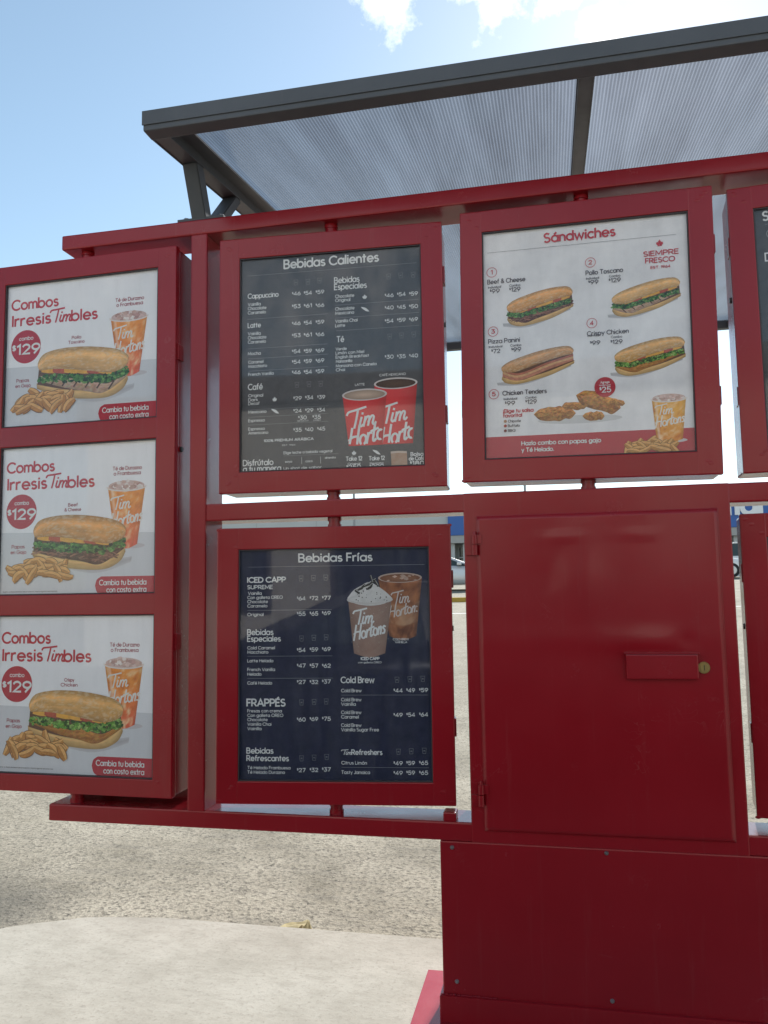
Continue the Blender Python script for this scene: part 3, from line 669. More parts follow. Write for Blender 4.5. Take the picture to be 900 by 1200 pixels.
def iced_tea(pr, tl, tr, bl, br, top, amber=False):
    w = tr[0] - tl[0]; sd = random.uniform(0, 40); cx = (tl[0] + tr[0]) / 2
    hi, lo = ((0.86, 0.30, 0.045), (0.80, 0.10, 0.05)) if not amber else ((0.84, 0.40, 0.05), (0.74, 0.26, 0.03))
    def fn(u, v):
        c = lerp(lo, hi, min(1, v * 1.3)); t = fbm(u * 7 + sd, v * 10); c = lerp(c, (0.95, 0.66, 0.36), max(0, t - 0.52) * 3.0); c = lerp(c, (0.55, 0.11, 0.02), max(0, 0.42 - t) * 3.0)
        e = min(u, 1 - u) * 2; k = 0.78 + 0.3 * min(1, e * 3)
        if 0.1 < u < 0.17: c = lerp(c, (0.9, 0.75, 0.6), 0.4)
        return tuple(x * k for x in c)
    pr.disc(bl[0] + (br[0] - bl[0]) * 0.62, bl[1] - w * 0.03, w * 0.42, w * 0.07, (0.60, 0.55, 0.56)); pr.up()
    cup_body(pr, tl, tr, bl, br, fn)
    pr.disc(cx, tl[1] + w * 0.02, w * 0.48, w * 0.13, (0.66, 0.46, 0.42)); pr.up()
    for k in range(40):
        a = random.uniform(0, 6.28); r = random.uniform(0, 1) ** 0.5
        x = cx + math.cos(a) * r * w * 0.43; z = tl[1] - w * 0.06 + (math.sin(a) * r * 0.5 + 0.5) * (top - tl[1]) * 1.0 * (1.15 - 0.5 * abs(math.cos(a) * r))
        s = w * random.uniform(0.05, 0.09); c = random.choice(((0.70, 0.50, 0.46), (0.50, 0.28, 0.25), (0.82, 0.72, 0.68), (0.60, 0.38, 0.32)))
        n = random.choice((4, 5)); a0 = random.uniform(0, 3)
        pr.d += 0.004
        pr.face([(x + s * math.cos(a0 + 6.28 * i / n), z + 0.75 * s * math.sin(a0 + 6.28 * i / n)) for i in range(n)], [jit(c, 0.2) for _ in range(n)])
    pr.up()
    pr.ribbon(arc(cx, tl[1] + w * 0.005, w * 0.52, w * 0.105, 180, 360, 18), w * 0.016, (0.80, 0.72, 0.68)); pr.up()
    hgt = tl[1] - bl[1]
    clip = lambda x, z: tl[0] + w * 0.03 < x < tr[0] - w * 0.035
    pr.script('Tim', tl[0] + w * 0.12, bl[1] + hgt * 0.60, w * 0.50, w * 0.30, (0.86, 0.80, 0.74), 0.055, w * 0.05, clip)
    pr.script('Hortons', tl[0] + w * 0.09, bl[1] + hgt * 0.30, w * 0.86, w * 0.33, (0.86, 0.80, 0.74), 0.055, w * 0.16, clip); pr.up()
def paper_cup(pr, tl, tr, bl, br, coffee, seed):
    w = tr[0] - tl[0]; cx = (tl[0] + tr[0]) / 2; cz = (tl[1] + tr[1]) / 2
    pr.strip([tl, (cx, cz), tr], [bl, ((bl[0] + br[0]) / 2, (bl[1] + br[1]) / 2), br], 16, 8,
             lambda u, v: tuple(x * (0.72 + 0.42 * math.sin(math.pi * min(1, 0.2 + u * 0.8))) for x in (0.68, 0.045, 0.05))); pr.up()
    pr.disc(cx, cz, w * 0.51, w * 0.135, (0.66, 0.60, 0.58)); pr.up()
    pr.disc(cx, cz - w * 0.004, w * 0.465, w * 0.105, coffee, 30, tuple(x * 0.55 for x in coffee)); pr.up()
    clip = lambda x, z: z > bl[1] + 1.0 and x < br[0] + (tr[0] - br[0]) * (z - br[1]) / (tr[1] - br[1]) - 2.0
    pr.script('Tim', tl[0] + w * 0.13, bl[1] + (tl[1] - bl[1]) * 0.33, w * 0.62, w * 0.40, INK['w'], 0.06, w * 0.1, clip)
    pr.script('Hortons', tl[0] + w * 0.13, bl[1] - w * 0.06, w * 1.06, w * 0.44, INK['w'], 0.06, w * 0.28, clip); pr.up()
LEAF = [(0, 1), (0.14, 0.74), (0.3, 0.82), (0.24, 0.5), (0.45, 0.68), (0.5, 0.56), (0.74, 0.6), (0.64, 0.42), (0.74, 0.36), (0.4, 0.14), (0.44, 0.03), (0.06, 0.08), (0.05, -0.16)]
def leaf(pr, x, z, s, c):
    half = [(a * s * 0.62, b * s) for a, b in LEAF]
    for sg in (1, -1):
        for i in range(len(half) - 1): pr.face([(x, z + s * 0.35), (x + sg * half[i][0], z + half[i][1]), (x + sg * half[i + 1][0], z + half[i + 1][1])], c)
def icons(pr, lst):
    for kind, x, z, h in lst:
        if kind == 'cup':
            c = (0.24, 0.245, 0.26); w = h * 0.34
            pr.ribbon([(x - w, z + h * 0.86), (x - w * 0.72, z), (x + w * 0.72, z), (x + w, z + h * 0.86), (x - w, z + h * 0.86)], 0.45, c)
            pr.text('m', x - w * 0.3, z + h * 0.34, w * 0.6, h * 0.24, c, 0.14)
        elif kind == 'leaf': leaf(pr, x, z, h, INK['w'])
        elif kind == 'redleaf': leaf(pr, x, z, h, INK['r'])
        elif kind == 'chili':
            pr.strip([(x - h * 0.75, z + h * 0.95), (x - h * 0.2, z + h * 0.85), (x + h * 0.25, z + h * 0.62), (x + h * 0.75, z + h * 0.05)], [(x - h * 0.6, z + h * 0.7), (x - h * 0.2, z + h * 0.38), (x + h * 0.2, z + h * 0.1), (x + h * 0.75, z + h * 0.02)], 8, 1, lambda u, v: INK['w'])
        elif kind == 'ring': pr.ring(x, z, h * 0.93, 0.7, INK['r'])
        elif kind == 'bar': pr.ribbon([(x, z), (x, z + h)], 0.5, INK['w'])
        elif kind == 'badge': pr.disc(x, z, h, h, (0.50, 0.022, 0.045), 36)
        elif kind.startswith('dot'): pr.disc(x, z, h, h, ((0.50, 0.26, 0.14), (0.46, 0.08, 0.06), (0.20, 0.03, 0.03))[int(kind[3])], 14)
def lettering(poster, texts, rules, ics, name='lettering', d0=1.0):
    pr = Print(d0)
    icons(pr, [i for i in ics if i[0] == 'badge']); pr.up()
    for x0, x1, z, c in rules: pr.ribbon([(x0, z), (x1, z)], 0.38, INK[c])
    icons(pr, [i for i in ics if i[0] != 'badge']); pr.up()
    for t, x, z, w, h, c, wt in texts: pr.text(t, x, z, w, h, INK[c], wt)
    return pr.build(name, poster)

# ---------------------------------------------------------------- printed words: text, x, z, width, cap height (mm), ink, weight
HOT_TEXT = [
    ('Bebidas Calientes', -145.3, 302.6, 300.5, 26.7, 'w', 0.15),
    ('Cappuccino', -263.7, 213.7, 98.9, 14.8, 'w', 0.13),
    ('$46', -119.8, 213.0, 26.4, 11.0, 'w', 0.12),
    ('$54', -81.7, 212.4, 24.8, 11.0, 'w', 0.12),
    ('$59', -43.8, 212.5, 26.1, 11.0, 'w', 0.12),
    ('$53', -120.0, 172.0, 26.4, 11.0, 'w', 0.12),
    ('$61', -81.9, 171.5, 24.8, 11.0, 'w', 0.12),
    ('$66', -44.1, 170.2, 26.1, 10.9, 'w', 0.12),
    ('$46', -120.3, 117.2, 26.3, 10.9, 'w', 0.12),
    ('$54', -82.3, 116.9, 24.7, 10.9, 'w', 0.12),
    ('$59', -44.5, 116.4, 26.1, 10.9, 'w', 0.12),
    ('$53', -120.4, 78.7, 26.3, 10.9, 'w', 0.12),
    ('$61', -82.5, 78.4, 24.7, 10.9, 'w', 0.12),
    ('$66', -44.7, 77.3, 26.0, 10.9, 'w', 0.12),
    ('$54', -120.6, 27.9, 26.2, 10.9, 'w', 0.12),
    ('$59', -82.8, 27.0, 24.6, 10.8, 'w', 0.12),
    ('$69', -45.1, 26.1, 26.0, 10.8, 'w', 0.12),
    ('Vainilla', -263.7, 189.6, 41.0, 9.6, 'w', 0.1),
    ('Chocolate', -263.7, 176.3, 59.6, 9.6, 'w', 0.1),
    ('Caramelo', -263.7, 162.4, 58.0, 9.6, 'w', 0.1),
    ('Vainilla', -263.6, 94.6, 40.9, 9.6, 'w', 0.1),
    ('Chocolate', -263.6, 81.5, 59.3, 9.5, 'w', 0.1),
    ('Caramelo', -263.5, 67.7, 57.8, 9.5, 'w', 0.1),
    ('Latte', -263.6, 118.8, 40.9, 14.7, 'w', 0.13),
    ('Mocha', -263.5, 30.6, 40.8, 9.5, 'w', 0.1),
    ('Bebidas', 16.0, 242.4, 78.4, 17.5, 'w', 0.13),
    ('Especiales', 15.8, 221.1, 101.2, 17.5, 'w', 0.13),
    ('Chocolate', 18.4, 194.9, 58.9, 9.5, 'w', 0.1),
    ('Original', 18.3, 182.3, 46.7, 9.4, 'w', 0.1),
    ('$46', 174.1, 185.3, 26.1, 10.8, 'w', 0.12),
    ('$54', 212.2, 186.1, 25.3, 10.8, 'w', 0.12),
    ('$59', 249.4, 185.4, 25.8, 10.7, 'w', 0.12),
    ('Chocolate', 18.0, 155.0, 59.6, 9.4, 'w', 0.1),
    ('Mexicano', 17.9, 141.3, 58.8, 9.4, 'w', 0.1),
    ('$40', 173.5, 146.5, 26.1, 10.8, 'w', 0.12),
    ('$45', 211.5, 146.0, 25.2, 10.7, 'w', 0.12),
    ('$50', 248.7, 145.4, 25.8, 10.7, 'w', 0.12),
    ('Vainilla Chai', 17.7, 116.0, 69.5, 9.4, 'w', 0.1),
    ('Latte', 17.5, 101.9, 30.1, 9.4, 'w', 0.1),
    ('$54', 172.8, 105.0, 26.0, 10.7, 'w', 0.12),
    ('$59', 210.8, 105.3, 25.2, 10.7, 'w', 0.12),
    ('$69', 247.9, 104.8, 25.8, 10.7, 'w', 0.12),
    ('Té', 22.1, 54.3, 21.5, 17.3, 'w', 0.13),
    ('Verde', 18.3, 28.3, 33.6, 8.6, 'w', 0.1),
    ('Limón con Miel', 18.1, 15.5, 88.4, 8.6, 'w', 0.1),
    ('English Breakfast', 18.0, 2.5, 103.2, 8.6, 'w', 0.1),
    ('$30', 171.1, -7.4, 25.9, 10.6, 'w', 0.12),
    ('$35', 208.9, -8.3, 25.1, 10.6, 'w', 0.12),
    ('$40', 245.9, -8.4, 25.7, 10.6, 'w', 0.12),
    ('Manzanilla', 18.6, -10.7, 49.9, 8.6, 'w', 0.1),
    ('Manzana con Canela', 18.5, -25.1, 125.6, 8.6, 'w', 0.1),
    ('Chai', 18.3, -37.6, 27.8, 8.6, 'w', 0.1),
    ('Caramel', -262.0, 3.5, 48.1, 8.8, 'w', 0.1),
    ('Macchiato', -262.0, -10.0, 59.9, 8.7, 'w', 0.1),
    ('$54', -120.8, -5.5, 26.2, 10.8, 'w', 0.12),
    ('$59', -83.0, -5.6, 24.6, 10.8, 'w', 0.12),
    ('$69', -45.3, -5.8, 25.9, 10.8, 'w', 0.12),
    ('French Vanilla', -262.0, -35.7, 81.1, 8.7, 'w', 0.1),
    ('$46', -120.9, -38.7, 26.2, 10.8, 'w', 0.12),
    ('$54', -83.2, -39.4, 24.6, 10.8, 'w', 0.12),
    ('$59', -45.6, -39.5, 25.9, 10.8, 'w', 0.12),
    ('Café', -262.6, -80.3, 45.7, 17.4, 'w', 0.13),
    ('Original', -261.9, -103.5, 47.2, 8.7, 'w', 0.1),
    ('Dark', -261.9, -116.8, 30.2, 8.7, 'w', 0.1),
    ('Decaf', -261.9, -128.8, 35.4, 8.7, 'w', 0.1),
    ('$29', -116.9, -120.7, 25.3, 10.7, 'w', 0.12),
    ('$34', -79.3, -120.5, 24.5, 10.7, 'w', 0.12),
    ('$39', -41.1, -121.1, 23.7, 10.7, 'w', 0.12),
    ('Mexicano', -261.8, -155.3, 57.3, 8.6, 'w', 0.1),
    ('$24', -117.1, -160.0, 25.3, 10.7, 'w', 0.12),
    ('$29', -79.5, -160.4, 24.5, 10.7, 'w', 0.12),
    ('$34', -41.4, -160.9, 23.6, 10.7, 'w', 0.12),
    ('Espresso', -261.8, -182.5, 52.2, 8.6, 'w', 0.1),
    ('$30', -102.0, -182.1, 25.9, 10.7, 'w', 0.12),
    ('$35', -56.7, -182.2, 25.1, 10.7, 'w', 0.12),
    ('Espresso', -261.8, -209.0, 52.1, 8.6, 'w', 0.1),
    ('Americano', -261.8, -221.8, 63.0, 8.6, 'w', 0.1),
    ('$35', -117.4, -219.8, 25.2, 10.7, 'w', 0.12),
    ('$40', -79.9, -220.1, 24.4, 10.6, 'w', 0.12),
    ('$45', -41.9, -219.7, 23.6, 10.6, 'w', 0.12),
    ('SENCILLO', -104.9, -188.6, 34.6, 3.6, 'w', 0.1),
    ('DOBLE', -53.8, -188.6, 22.2, 3.5, 'w', 0.1),
    ('100% PREMIUM ARÁBICA', -211.9, -247.6, 157.6, 7.1, 'w', 0.14),
    ('EST. 1964', -153.0, -262.5, 41.2, 4.3, 'w', 0.1),
    ('Elige leche o bebida vegetal', -148.7, -288.1, 152.6, 7.8, 'w', 0.1),
    ('Un shot de sabor', -148.9, -336.6, 119.0, 7.8, 'w', 0.1),
    ('Disfrútalo', -278.5, -319.4, 95.7, 17.1, 'w', 0.13),
    ('a tu manera', -278.5, -338.7, 120.2, 17.1, 'w', 0.13),
    ('Take 12', 46.7, -316.8, 49.2, 11.9, 'w', 0.13),
    ('Original', 52.2, -330.0, 37.9, 6.3, 'w', 0.1),
    ('Take 12', 117.6, -318.2, 47.3, 11.8, 'w', 0.13),
    ('Mexicano', 120.2, -330.7, 41.1, 6.2, 'w', 0.1),
    ('Bolsa', 245.1, -310.1, 37.0, 10.3, 'w', 0.13),
    ('de Café', 239.4, -323.1, 46.6, 10.3, 'w', 0.13),
    ('$180', 242.5, -338.3, 41.1, 11.7, 'w', 0.15),
    ('$250', 47.9, -341.1, 43.5, 10.5, 'w', 0.12),
    ('$299', 119.3, -342.4, 42.4, 10.4, 'w', 0.12),
    ('soya', -144.5, -314.8, 21.6, 6.4, 'w', 0.1),
    ('coco', -79.7, -316.0, 21.5, 6.3, 'w', 0.1),
    ('almendra', -19.0, -307.5, 33.3, 5.6, 'w', 0.1),
    ('LATTE', 77.6, -86.2, 29.0, 6.4, 'w', 0.1),
    ('CAFÉ MEXICANO', 153.4, -60.8, 80.3, 6.4, 'w', 0.1),]
HOT_RULES = [(-265.3, 273.7, 287.4, 'g'), (-265.1, -6.6, 146.2, 'g'), (-263.5, -7.4, 50.7, 'g'), (-263.5, -7.7, 18.4, 'g'), (18.2, 277.1, 171.6, 'g'), (17.8, 277.7, 130.6, 'g'), (19.6, 276.9, 90.0, 'g'), (-262.0, -8.1, -20.9, 'g'), (-261.8, -7.0, -144.2, 'g'), (-261.8, -7.2, -167.4, 'g'), (-261.8, -7.4, -192.1, 'g'), (-148.7, 23.7, -293.8, 'g')]
HOT_ICONS = [('cup', -107.2, 246.1, 19.1), ('cup', -69.1, 245.4, 19.1), ('cup', -31.9, 246.2, 19.1), ('cup', 186.3, 242.3, 18.8), ('cup', 223.7, 243.0, 18.7), ('cup', 262.4, 242.1, 18.7), ('leaf', 110.8, 184.5, 15.9), ('chili', 111.7, 144.0, 17.3), ('cup', 186.8, 52.9, 18.5), ('cup', 223.2, 54.0, 18.5), ('cup', 260.9, 54.4, 18.4), ('cup', -105.9, -81.2, 18.7), ('cup', -67.5, -81.2, 18.6), ('cup', -30.1, -81.8, 18.6), ('leaf', -177.4, -121.9, 15.8), ('chili', -176.0, -160.7, 17.2), ('leaf', 71.5, -300.7, 15.4), ('chili', 140.8, -302.2, 16.7), ('bar', -92.0, -320.7, 21.1), ('bar', -32.7, -321.7, 21.0)]
COLD_TEXT = [
    ('Bebidas Frías', -104.7, 302.2, 221.5, 22.9, 'w', 0.15),
    ('ICED CAPP', -262.7, 242.3, 116.5, 14.3, 'w', 0.18),
    ('SUPREME', -262.6, 222.3, 76.5, 10.7, 'w', 0.13),
    ('Vainilla', -260.4, 205.0, 40.8, 8.6, 'w', 0.1),
    ('Con galleta OREO', -262.5, 192.5, 107.6, 8.5, 'w', 0.1),
    ('Chocolate', -262.5, 180.0, 61.9, 8.5, 'w', 0.1),
    ('Caramelo', -262.4, 167.2, 60.4, 8.5, 'w', 0.1),
    ('$64', -110.8, 187.0, 25.2, 10.6, 'w', 0.12),
    ('$72', -71.9, 187.2, 24.5, 10.6, 'w', 0.12),
    ('$77', -34.5, 187.5, 25.1, 10.6, 'w', 0.12),
    ('Original', -262.4, 141.4, 48.7, 8.5, 'w', 0.1),
    ('$55', -111.0, 141.0, 25.2, 10.6, 'w', 0.12),
    ('$65', -72.1, 141.3, 24.4, 10.6, 'w', 0.12),
    ('$69', -34.8, 142.4, 25.1, 10.6, 'w', 0.12),
    ('Bebidas', -262.2, 85.1, 78.3, 15.5, 'w', 0.14),
    ('Especiales', -262.1, 65.6, 100.6, 15.5, 'w', 0.14),
    ('Cold Caramel', -262.1, 42.1, 83.2, 8.4, 'w', 0.1),
    ('Macchiato', -262.0, 29.5, 62.9, 8.4, 'w', 0.1),
    ('$54', -111.3, 33.6, 25.1, 10.5, 'w', 0.12),
    ('$59', -72.6, 34.8, 24.3, 10.5, 'w', 0.12),
    ('$69', -35.4, 35.9, 25.0, 10.5, 'w', 0.12),
    ('Latte Helado', -262.0, 3.9, 78.0, 8.4, 'w', 0.1),
    ('$47', -111.4, -12.5, 25.0, 10.5, 'w', 0.12),
    ('$57', -72.8, -12.6, 24.3, 10.4, 'w', 0.12),
    ('$62', -35.7, -12.8, 24.9, 10.4, 'w', 0.12),
    ('French Vanilla', -261.9, -22.0, 83.0, 8.4, 'w', 0.1),
    ('Helado', -261.8, -35.6, 41.9, 8.4, 'w', 0.1),
    ('Café Helado', -261.8, -61.8, 74.2, 8.4, 'w', 0.1),
    ('$27', -111.6, -60.4, 25.0, 10.4, 'w', 0.12),
    ('$32', -73.0, -60.5, 24.2, 10.4, 'w', 0.12),
    ('$37', -36.0, -59.3, 24.9, 10.4, 'w', 0.12),
    ('FRAPPÉS', -263.0, -125.1, 114.9, 19.5, 'w', 0.17),
    ('Fresas con crema', -261.5, -143.4, 103.3, 8.3, 'w', 0.1),
    ('Con galleta OREO', -261.5, -156.6, 107.6, 8.3, 'w', 0.1),
    ('Chocolate', -261.4, -169.0, 60.3, 8.3, 'w', 0.1),
    ('Vainilla Chai', -261.4, -182.2, 71.7, 8.3, 'w', 0.1),
    ('Vainilla', -261.4, -195.3, 41.6, 8.3, 'w', 0.1),
    ('$60', -111.9, -169.6, 24.9, 10.3, 'w', 0.12),
    ('$69', -73.5, -168.2, 24.1, 10.3, 'w', 0.12),
    ('$75', -36.6, -167.5, 24.8, 10.3, 'w', 0.12),
    ('Bebidas', -263.3, -262.7, 79.3, 15.1, 'w', 0.14),
    ('Refrescantes', -263.2, -284.5, 125.5, 15.1, 'w', 0.14),
    ('Té Helado Frambuesa', -261.0, -308.4, 128.2, 8.2, 'w', 0.1),
    ('Té Helado Durazno', -261.0, -321.4, 111.8, 8.2, 'w', 0.1),
    ('$27', -112.3, -316.0, 24.7, 10.2, 'w', 0.12),
    ('$32', -74.2, -315.0, 24.0, 10.2, 'w', 0.12),
    ('$37', -37.5, -313.4, 24.6, 10.2, 'w', 0.12),
    ('Cold Brew', 20.8, -57.8, 98.1, 16.6, 'w', 0.14),
    ('Cold Brew', 21.3, -85.0, 59.3, 9.0, 'w', 0.1),
    ('$44', 176.7, -86.0, 25.8, 10.3, 'w', 0.12),
    ('$49', 214.4, -85.4, 24.4, 10.3, 'w', 0.12),
    ('$59', 252.0, -84.8, 25.0, 10.3, 'w', 0.12),
    ('Cold Brew', 21.0, -111.2, 59.2, 8.9, 'w', 0.1),
    ('Vainilla', 20.9, -124.2, 42.3, 8.9, 'w', 0.1),
    ('Cold Brew', 20.7, -148.2, 59.1, 8.9, 'w', 0.1),
    ('Caramel', 20.6, -161.2, 51.4, 8.9, 'w', 0.1),
    ('$49', 175.6, -156.4, 25.8, 10.2, 'w', 0.12),
    ('$54', 213.3, -155.7, 24.3, 10.2, 'w', 0.12),
    ('$64', 250.8, -155.0, 24.9, 10.2, 'w', 0.12),
    ('Cold Brew', 20.4, -185.2, 59.0, 8.9, 'w', 0.1),
    ('Vainilla Sugar Free', 20.3, -198.1, 110.8, 8.9, 'w', 0.1),
    ('~Tims', 21.2, -265.6, 29.5, 13.6, 'w', 0.14),
    ('Refreshers', 50.6, -265.3, 89.4, 13.6, 'w', 0.14),
    ('Citrus Limón', 20.2, -293.3, 74.1, 8.8, 'w', 0.1),
    ('$49', 173.6, -294.6, 25.6, 10.1, 'w', 0.12),
    ('$59', 211.0, -293.7, 24.2, 10.1, 'w', 0.12),
    ('$65', 248.3, -292.9, 24.8, 10.1, 'w', 0.12),
    ('Tasty Jamaica', 20.0, -320.3, 83.1, 8.8, 'w', 0.1),
    ('$49', 173.2, -322.2, 25.6, 10.1, 'w', 0.12),
    ('$59', 210.6, -321.3, 24.2, 10.1, 'w', 0.12),
    ('$65', 247.8, -321.1, 24.8, 10.1, 'w', 0.12),
    ('COLD BREW', 176.8, 65.6, 46.4, 5.6, 'w', 0.1),
    ('VAINILLA', 183.0, 57.3, 35.1, 5.5, 'w', 0.1),
    ('ICED CAPP', 80.8, 8.7, 54.3, 7.6, 'w', 0.16),
    ('con galleta OREO', 72.3, -1.0, 69.1, 4.9, 'w', 0.1),]
COLD_RULES = [(-260.6, 273.4, 288.3, 'g'), (-262.4, -5.3, 158.0, 'g'), (-262.0, -4.9, 21.2, 'g'), (-261.8, -3.9, -44.0, 'g'), (21.2, 276.2, -93.8, 'g'), (20.2, 276.4, -301.9, 'g')]
COLD_ICONS = [('cup', -98.4, 243.7, 18.5), ('cup', -60.8, 244.6, 18.5), ('cup', -23.4, 245.5, 18.5), ('cup', -97.5, 65.1, 18.2), ('cup', -60.3, 66.9, 18.2), ('cup', -23.1, 68.0, 18.2), ('cup', -98.2, -122.7, 18.0), ('cup', -60.5, -121.4, 17.9), ('cup', -24.3, -120.0, 17.9), ('cup', -98.8, -284.6, 17.7), ('cup', -61.3, -282.4, 17.7), ('cup', -23.9, -280.2, 17.7), ('cup', 186.9, -57.2, 17.9), ('cup', 224.6, -55.9, 17.9), ('cup', 263.0, -54.7, 17.8), ('cup', 188.0, -264.2, 17.6), ('cup', 225.4, -262.7, 17.6), ('cup', 263.4, -261.2, 17.5)]
SANDWICH_TEXT = [
    ('Sándwiches', -108.4, 297.5, 200.3, 26.6, 'r', 0.15),
    ('SIEMPRE', 169.0, 226.2, 94.0, 13.6, 'r', 0.13),
    ('FRESCO', 173.9, 205.7, 78.8, 13.6, 'r', 0.13),
    ('EST. 1964', 187.3, 188.0, 52.5, 6.8, 'r', 0.12),
    ('1', -266.1, 215.7, 4.6, 11.8, 'r', 0.12),
    ('2', 16.9, 218.1, 8.6, 11.5, 'r', 0.12),
    ('3', -267.2, 34.6, 9.1, 11.7, 'r', 0.12),
    ('4', 16.7, 37.4, 8.6, 11.3, 'r', 0.12),
    ('5', -267.7, -154.4, 9.0, 11.5, 'r', 0.12),
    ('Beef & Cheese', -276.5, 186.1, 110.1, 12.6, 'k', 0.11),
    ('Individual', -275.1, 172.5, 38.0, 6.3, 'k', 0.1),
    ('$99', -270.0, 157.1, 28.1, 11.8, 'k', 0.11),
    ('Combo', -212.3, 172.4, 31.5, 6.3, 'k', 0.1),
    ('$129', -212.5, 157.2, 31.5, 11.7, 'k', 0.11),
    ('Pollo Toscano', 8.2, 187.1, 102.7, 12.3, 'k', 0.11),
    ('Individual', 8.6, 173.1, 35.9, 6.1, 'k', 0.1),
    ('$99', 14.7, 158.1, 27.2, 11.5, 'k', 0.11),
    ('Combo', 73.0, 174.1, 30.5, 6.1, 'k', 0.1),
    ('$129', 71.9, 158.6, 31.8, 11.4, 'k', 0.11),
    ('Crispy Chicken', 7.4, 6.4, 113.8, 12.1, 'k', 0.11),
    ('Individual', 8.7, 3.6, 34.9, 6.0, 'k', 0.1),
    ('$99', 15.2, -21.5, 27.0, 11.3, 'k', 0.11),
    ('Combo', 73.1, -5.7, 30.2, 6.0, 'k', 0.1),
    ('$129', 71.9, -22.9, 31.6, 11.2, 'k', 0.11),
    ('Pizza Panini', -276.7, 4.0, 91.5, 12.4, 'k', 0.11),
    ('Individual', -275.4, -9.2, 39.2, 6.2, 'k', 0.1),
    ('$72', -268.1, -25.5, 24.9, 11.6, 'k', 0.11),
    ('Combo', -212.3, -9.3, 31.3, 6.2, 'k', 0.1),
    ('$99', -209.5, -25.2, 27.5, 11.6, 'k', 0.11),
    ('Chicken Tenders', -237.0, -154.0, 126.0, 12.2, 'k', 0.11),
    ('Individual', -234.2, -168.4, 38.6, 6.1, 'k', 0.1),
    ('$99', -230.8, -184.6, 28.2, 11.4, 'k', 0.11),
    ('Combo', -171.2, -168.0, 30.8, 6.1, 'k', 0.1),
    ('$129', -171.5, -183.5, 31.5, 11.4, 'k', 0.11),
    ('¡Elige tu salsa', -236.3, -206.5, 86.4, 9.9, 'r', 0.13),
    ('favorita!', -236.5, -220.0, 54.0, 9.9, 'r', 0.13),
    ('Chipotle', -222.6, -235.4, 36.2, 6.8, 'k', 0.11),
    ('Buffalo', -222.9, -249.0, 33.3, 6.8, 'k', 0.11),
    ('BBQ', -223.1, -263.0, 20.7, 6.8, 'k', 0.11),
    ('Agrega', 40.7, -135.8, 23.9, 6.0, 'w', 0.1),
    ('tenders por', 36.3, -143.3, 32.3, 4.5, 'w', 0.1),
    ('$25', 37.9, -161.9, 30.2, 14.9, 'w', 0.14),
    ('Hazlo combo con papas gajo', -184.7, -304.8, 221.7, 11.3, 'w', 0.13),
    ('y Té Helado.', -185.1, -324.2, 90.9, 11.3, 'w', 0.13),]
SANDWICH_RULES = [(-277.4, 258.0, 282.3, 'k')]
SANDWICH_ICONS = [('redleaf', 213.6, 251.7, 21.1), ('ring', -263.8, 221.3, 15.8), ('ring', 21.4, 223.5, 15.3), ('ring', -262.6, 40.0, 15.6), ('ring', 21.1, 42.7, 15.1), ('ring', -263.1, -149.1, 15.3), ('dot0', -230.8, -231.8, 4.6), ('dot1', -231.0, -245.5, 4.6), ('dot2', -231.2, -259.9, 4.5), ('badge', 52.4, -147.0, 29.0)]
COMBO_TEXT = [
    ('Combos', -268.2, 161.6, 178.5, 33.1, 'r', 0.15),
    ('Irresis', -265.4, 104.8, 147.9, 35.3, 'r', 0.15),
    ('~Tim', -114.2, 104.2, 78.3, 43.9, 'r', 0.13),
    ('bles', -35.9, 103.3, 95.2, 34.6, 'r', 0.15),
    ('combo', -236.3, 52.7, 53.6, 12.2, 'w', 0.11),
    ('$129', -262.2, 5.0, 105.4, 32.0, 'w', 0.16),
    ('NAME1', -33.6, 40.3, 34.6, 9.7, 'm', 0.11),
    ('NAME2', -46.4, 24.7, 60.0, 9.7, 'm', 0.11),
    ('Té de Durazno', 127.8, 151.0, 102.9, 11.1, 'm', 0.11),
    ('o Frambuesa', 131.4, 134.4, 95.7, 11.1, 'm', 0.11),
    ('Papas', -242.8, -91.6, 48.4, 10.6, 'm', 0.11),
    ('en Gajo', -246.5, -109.7, 58.5, 10.5, 'm', 0.11),
    ('Cambia tu bebida', 85.8, -217.7, 165.7, 16.0, 'w', 0.13),
    ('con costo extra', 112.6, -240.5, 139.2, 15.9, 'w', 0.13),]
COMBO_RULES = []
COMBO_ICONS = [('badge', -210.0, 29.6, 57.7)]
TENDERS = [[(-148.8, -225.4), (-29.7, -227.9), (-108.0, -188.5), (-94.7, -244.8)], [(-68.5, -199.7), (3.0, -199.9), (-28.6, -179.5), (-29.4, -213.0)],
    [(-28.2, -164.5), (94.1, -208.7), (0.7, -149.8), (69.2, -225.7)], [(-11.8, -225.1), (49.5, -228.4), (20.4, -211.3), (19.5, -246.8)], [(63.2, -188.5), (106.3, -196.8), (84.4, -180.8), (83.7, -205.9)]]


# ---------------------------------------------------------------- the setting
def build_ground():
    ys = [-120, -60, -30, -15, -8, -4, 0, 2, 4, 6, 9, 13, 18, 24, 30, 37, 45, 60, 90, 150, 300, 700, 1500]
    xs = [-900, -300, -120, -60, -30, -15, -6, 0, 6, 15, 30, 60, 120, 300, 900]
    def z(y): return -0.12 + 0.048 * (min(max(y, 4), 37) - 4)
    vs = [(x, y, z(y)) for y in ys for x in xs]; nx = len(xs)
    fs = [(j * nx + i, j * nx + i + 1, (j + 1) * nx + i + 1, (j + 1) * nx + i) for j in range(len(ys) - 1) for i in range(nx - 1)]
    me = bpy.data.meshes.new('ground'); me.from_pydata(vs, [], fs); me.materials.append(M['lot'])
    tag(link(bpy.data.objects.new('ground', me)), kind='structure')
def gz(y): return -0.12 + 0.048 * (min(max(y, 4), 37) - 4)
build_ground()

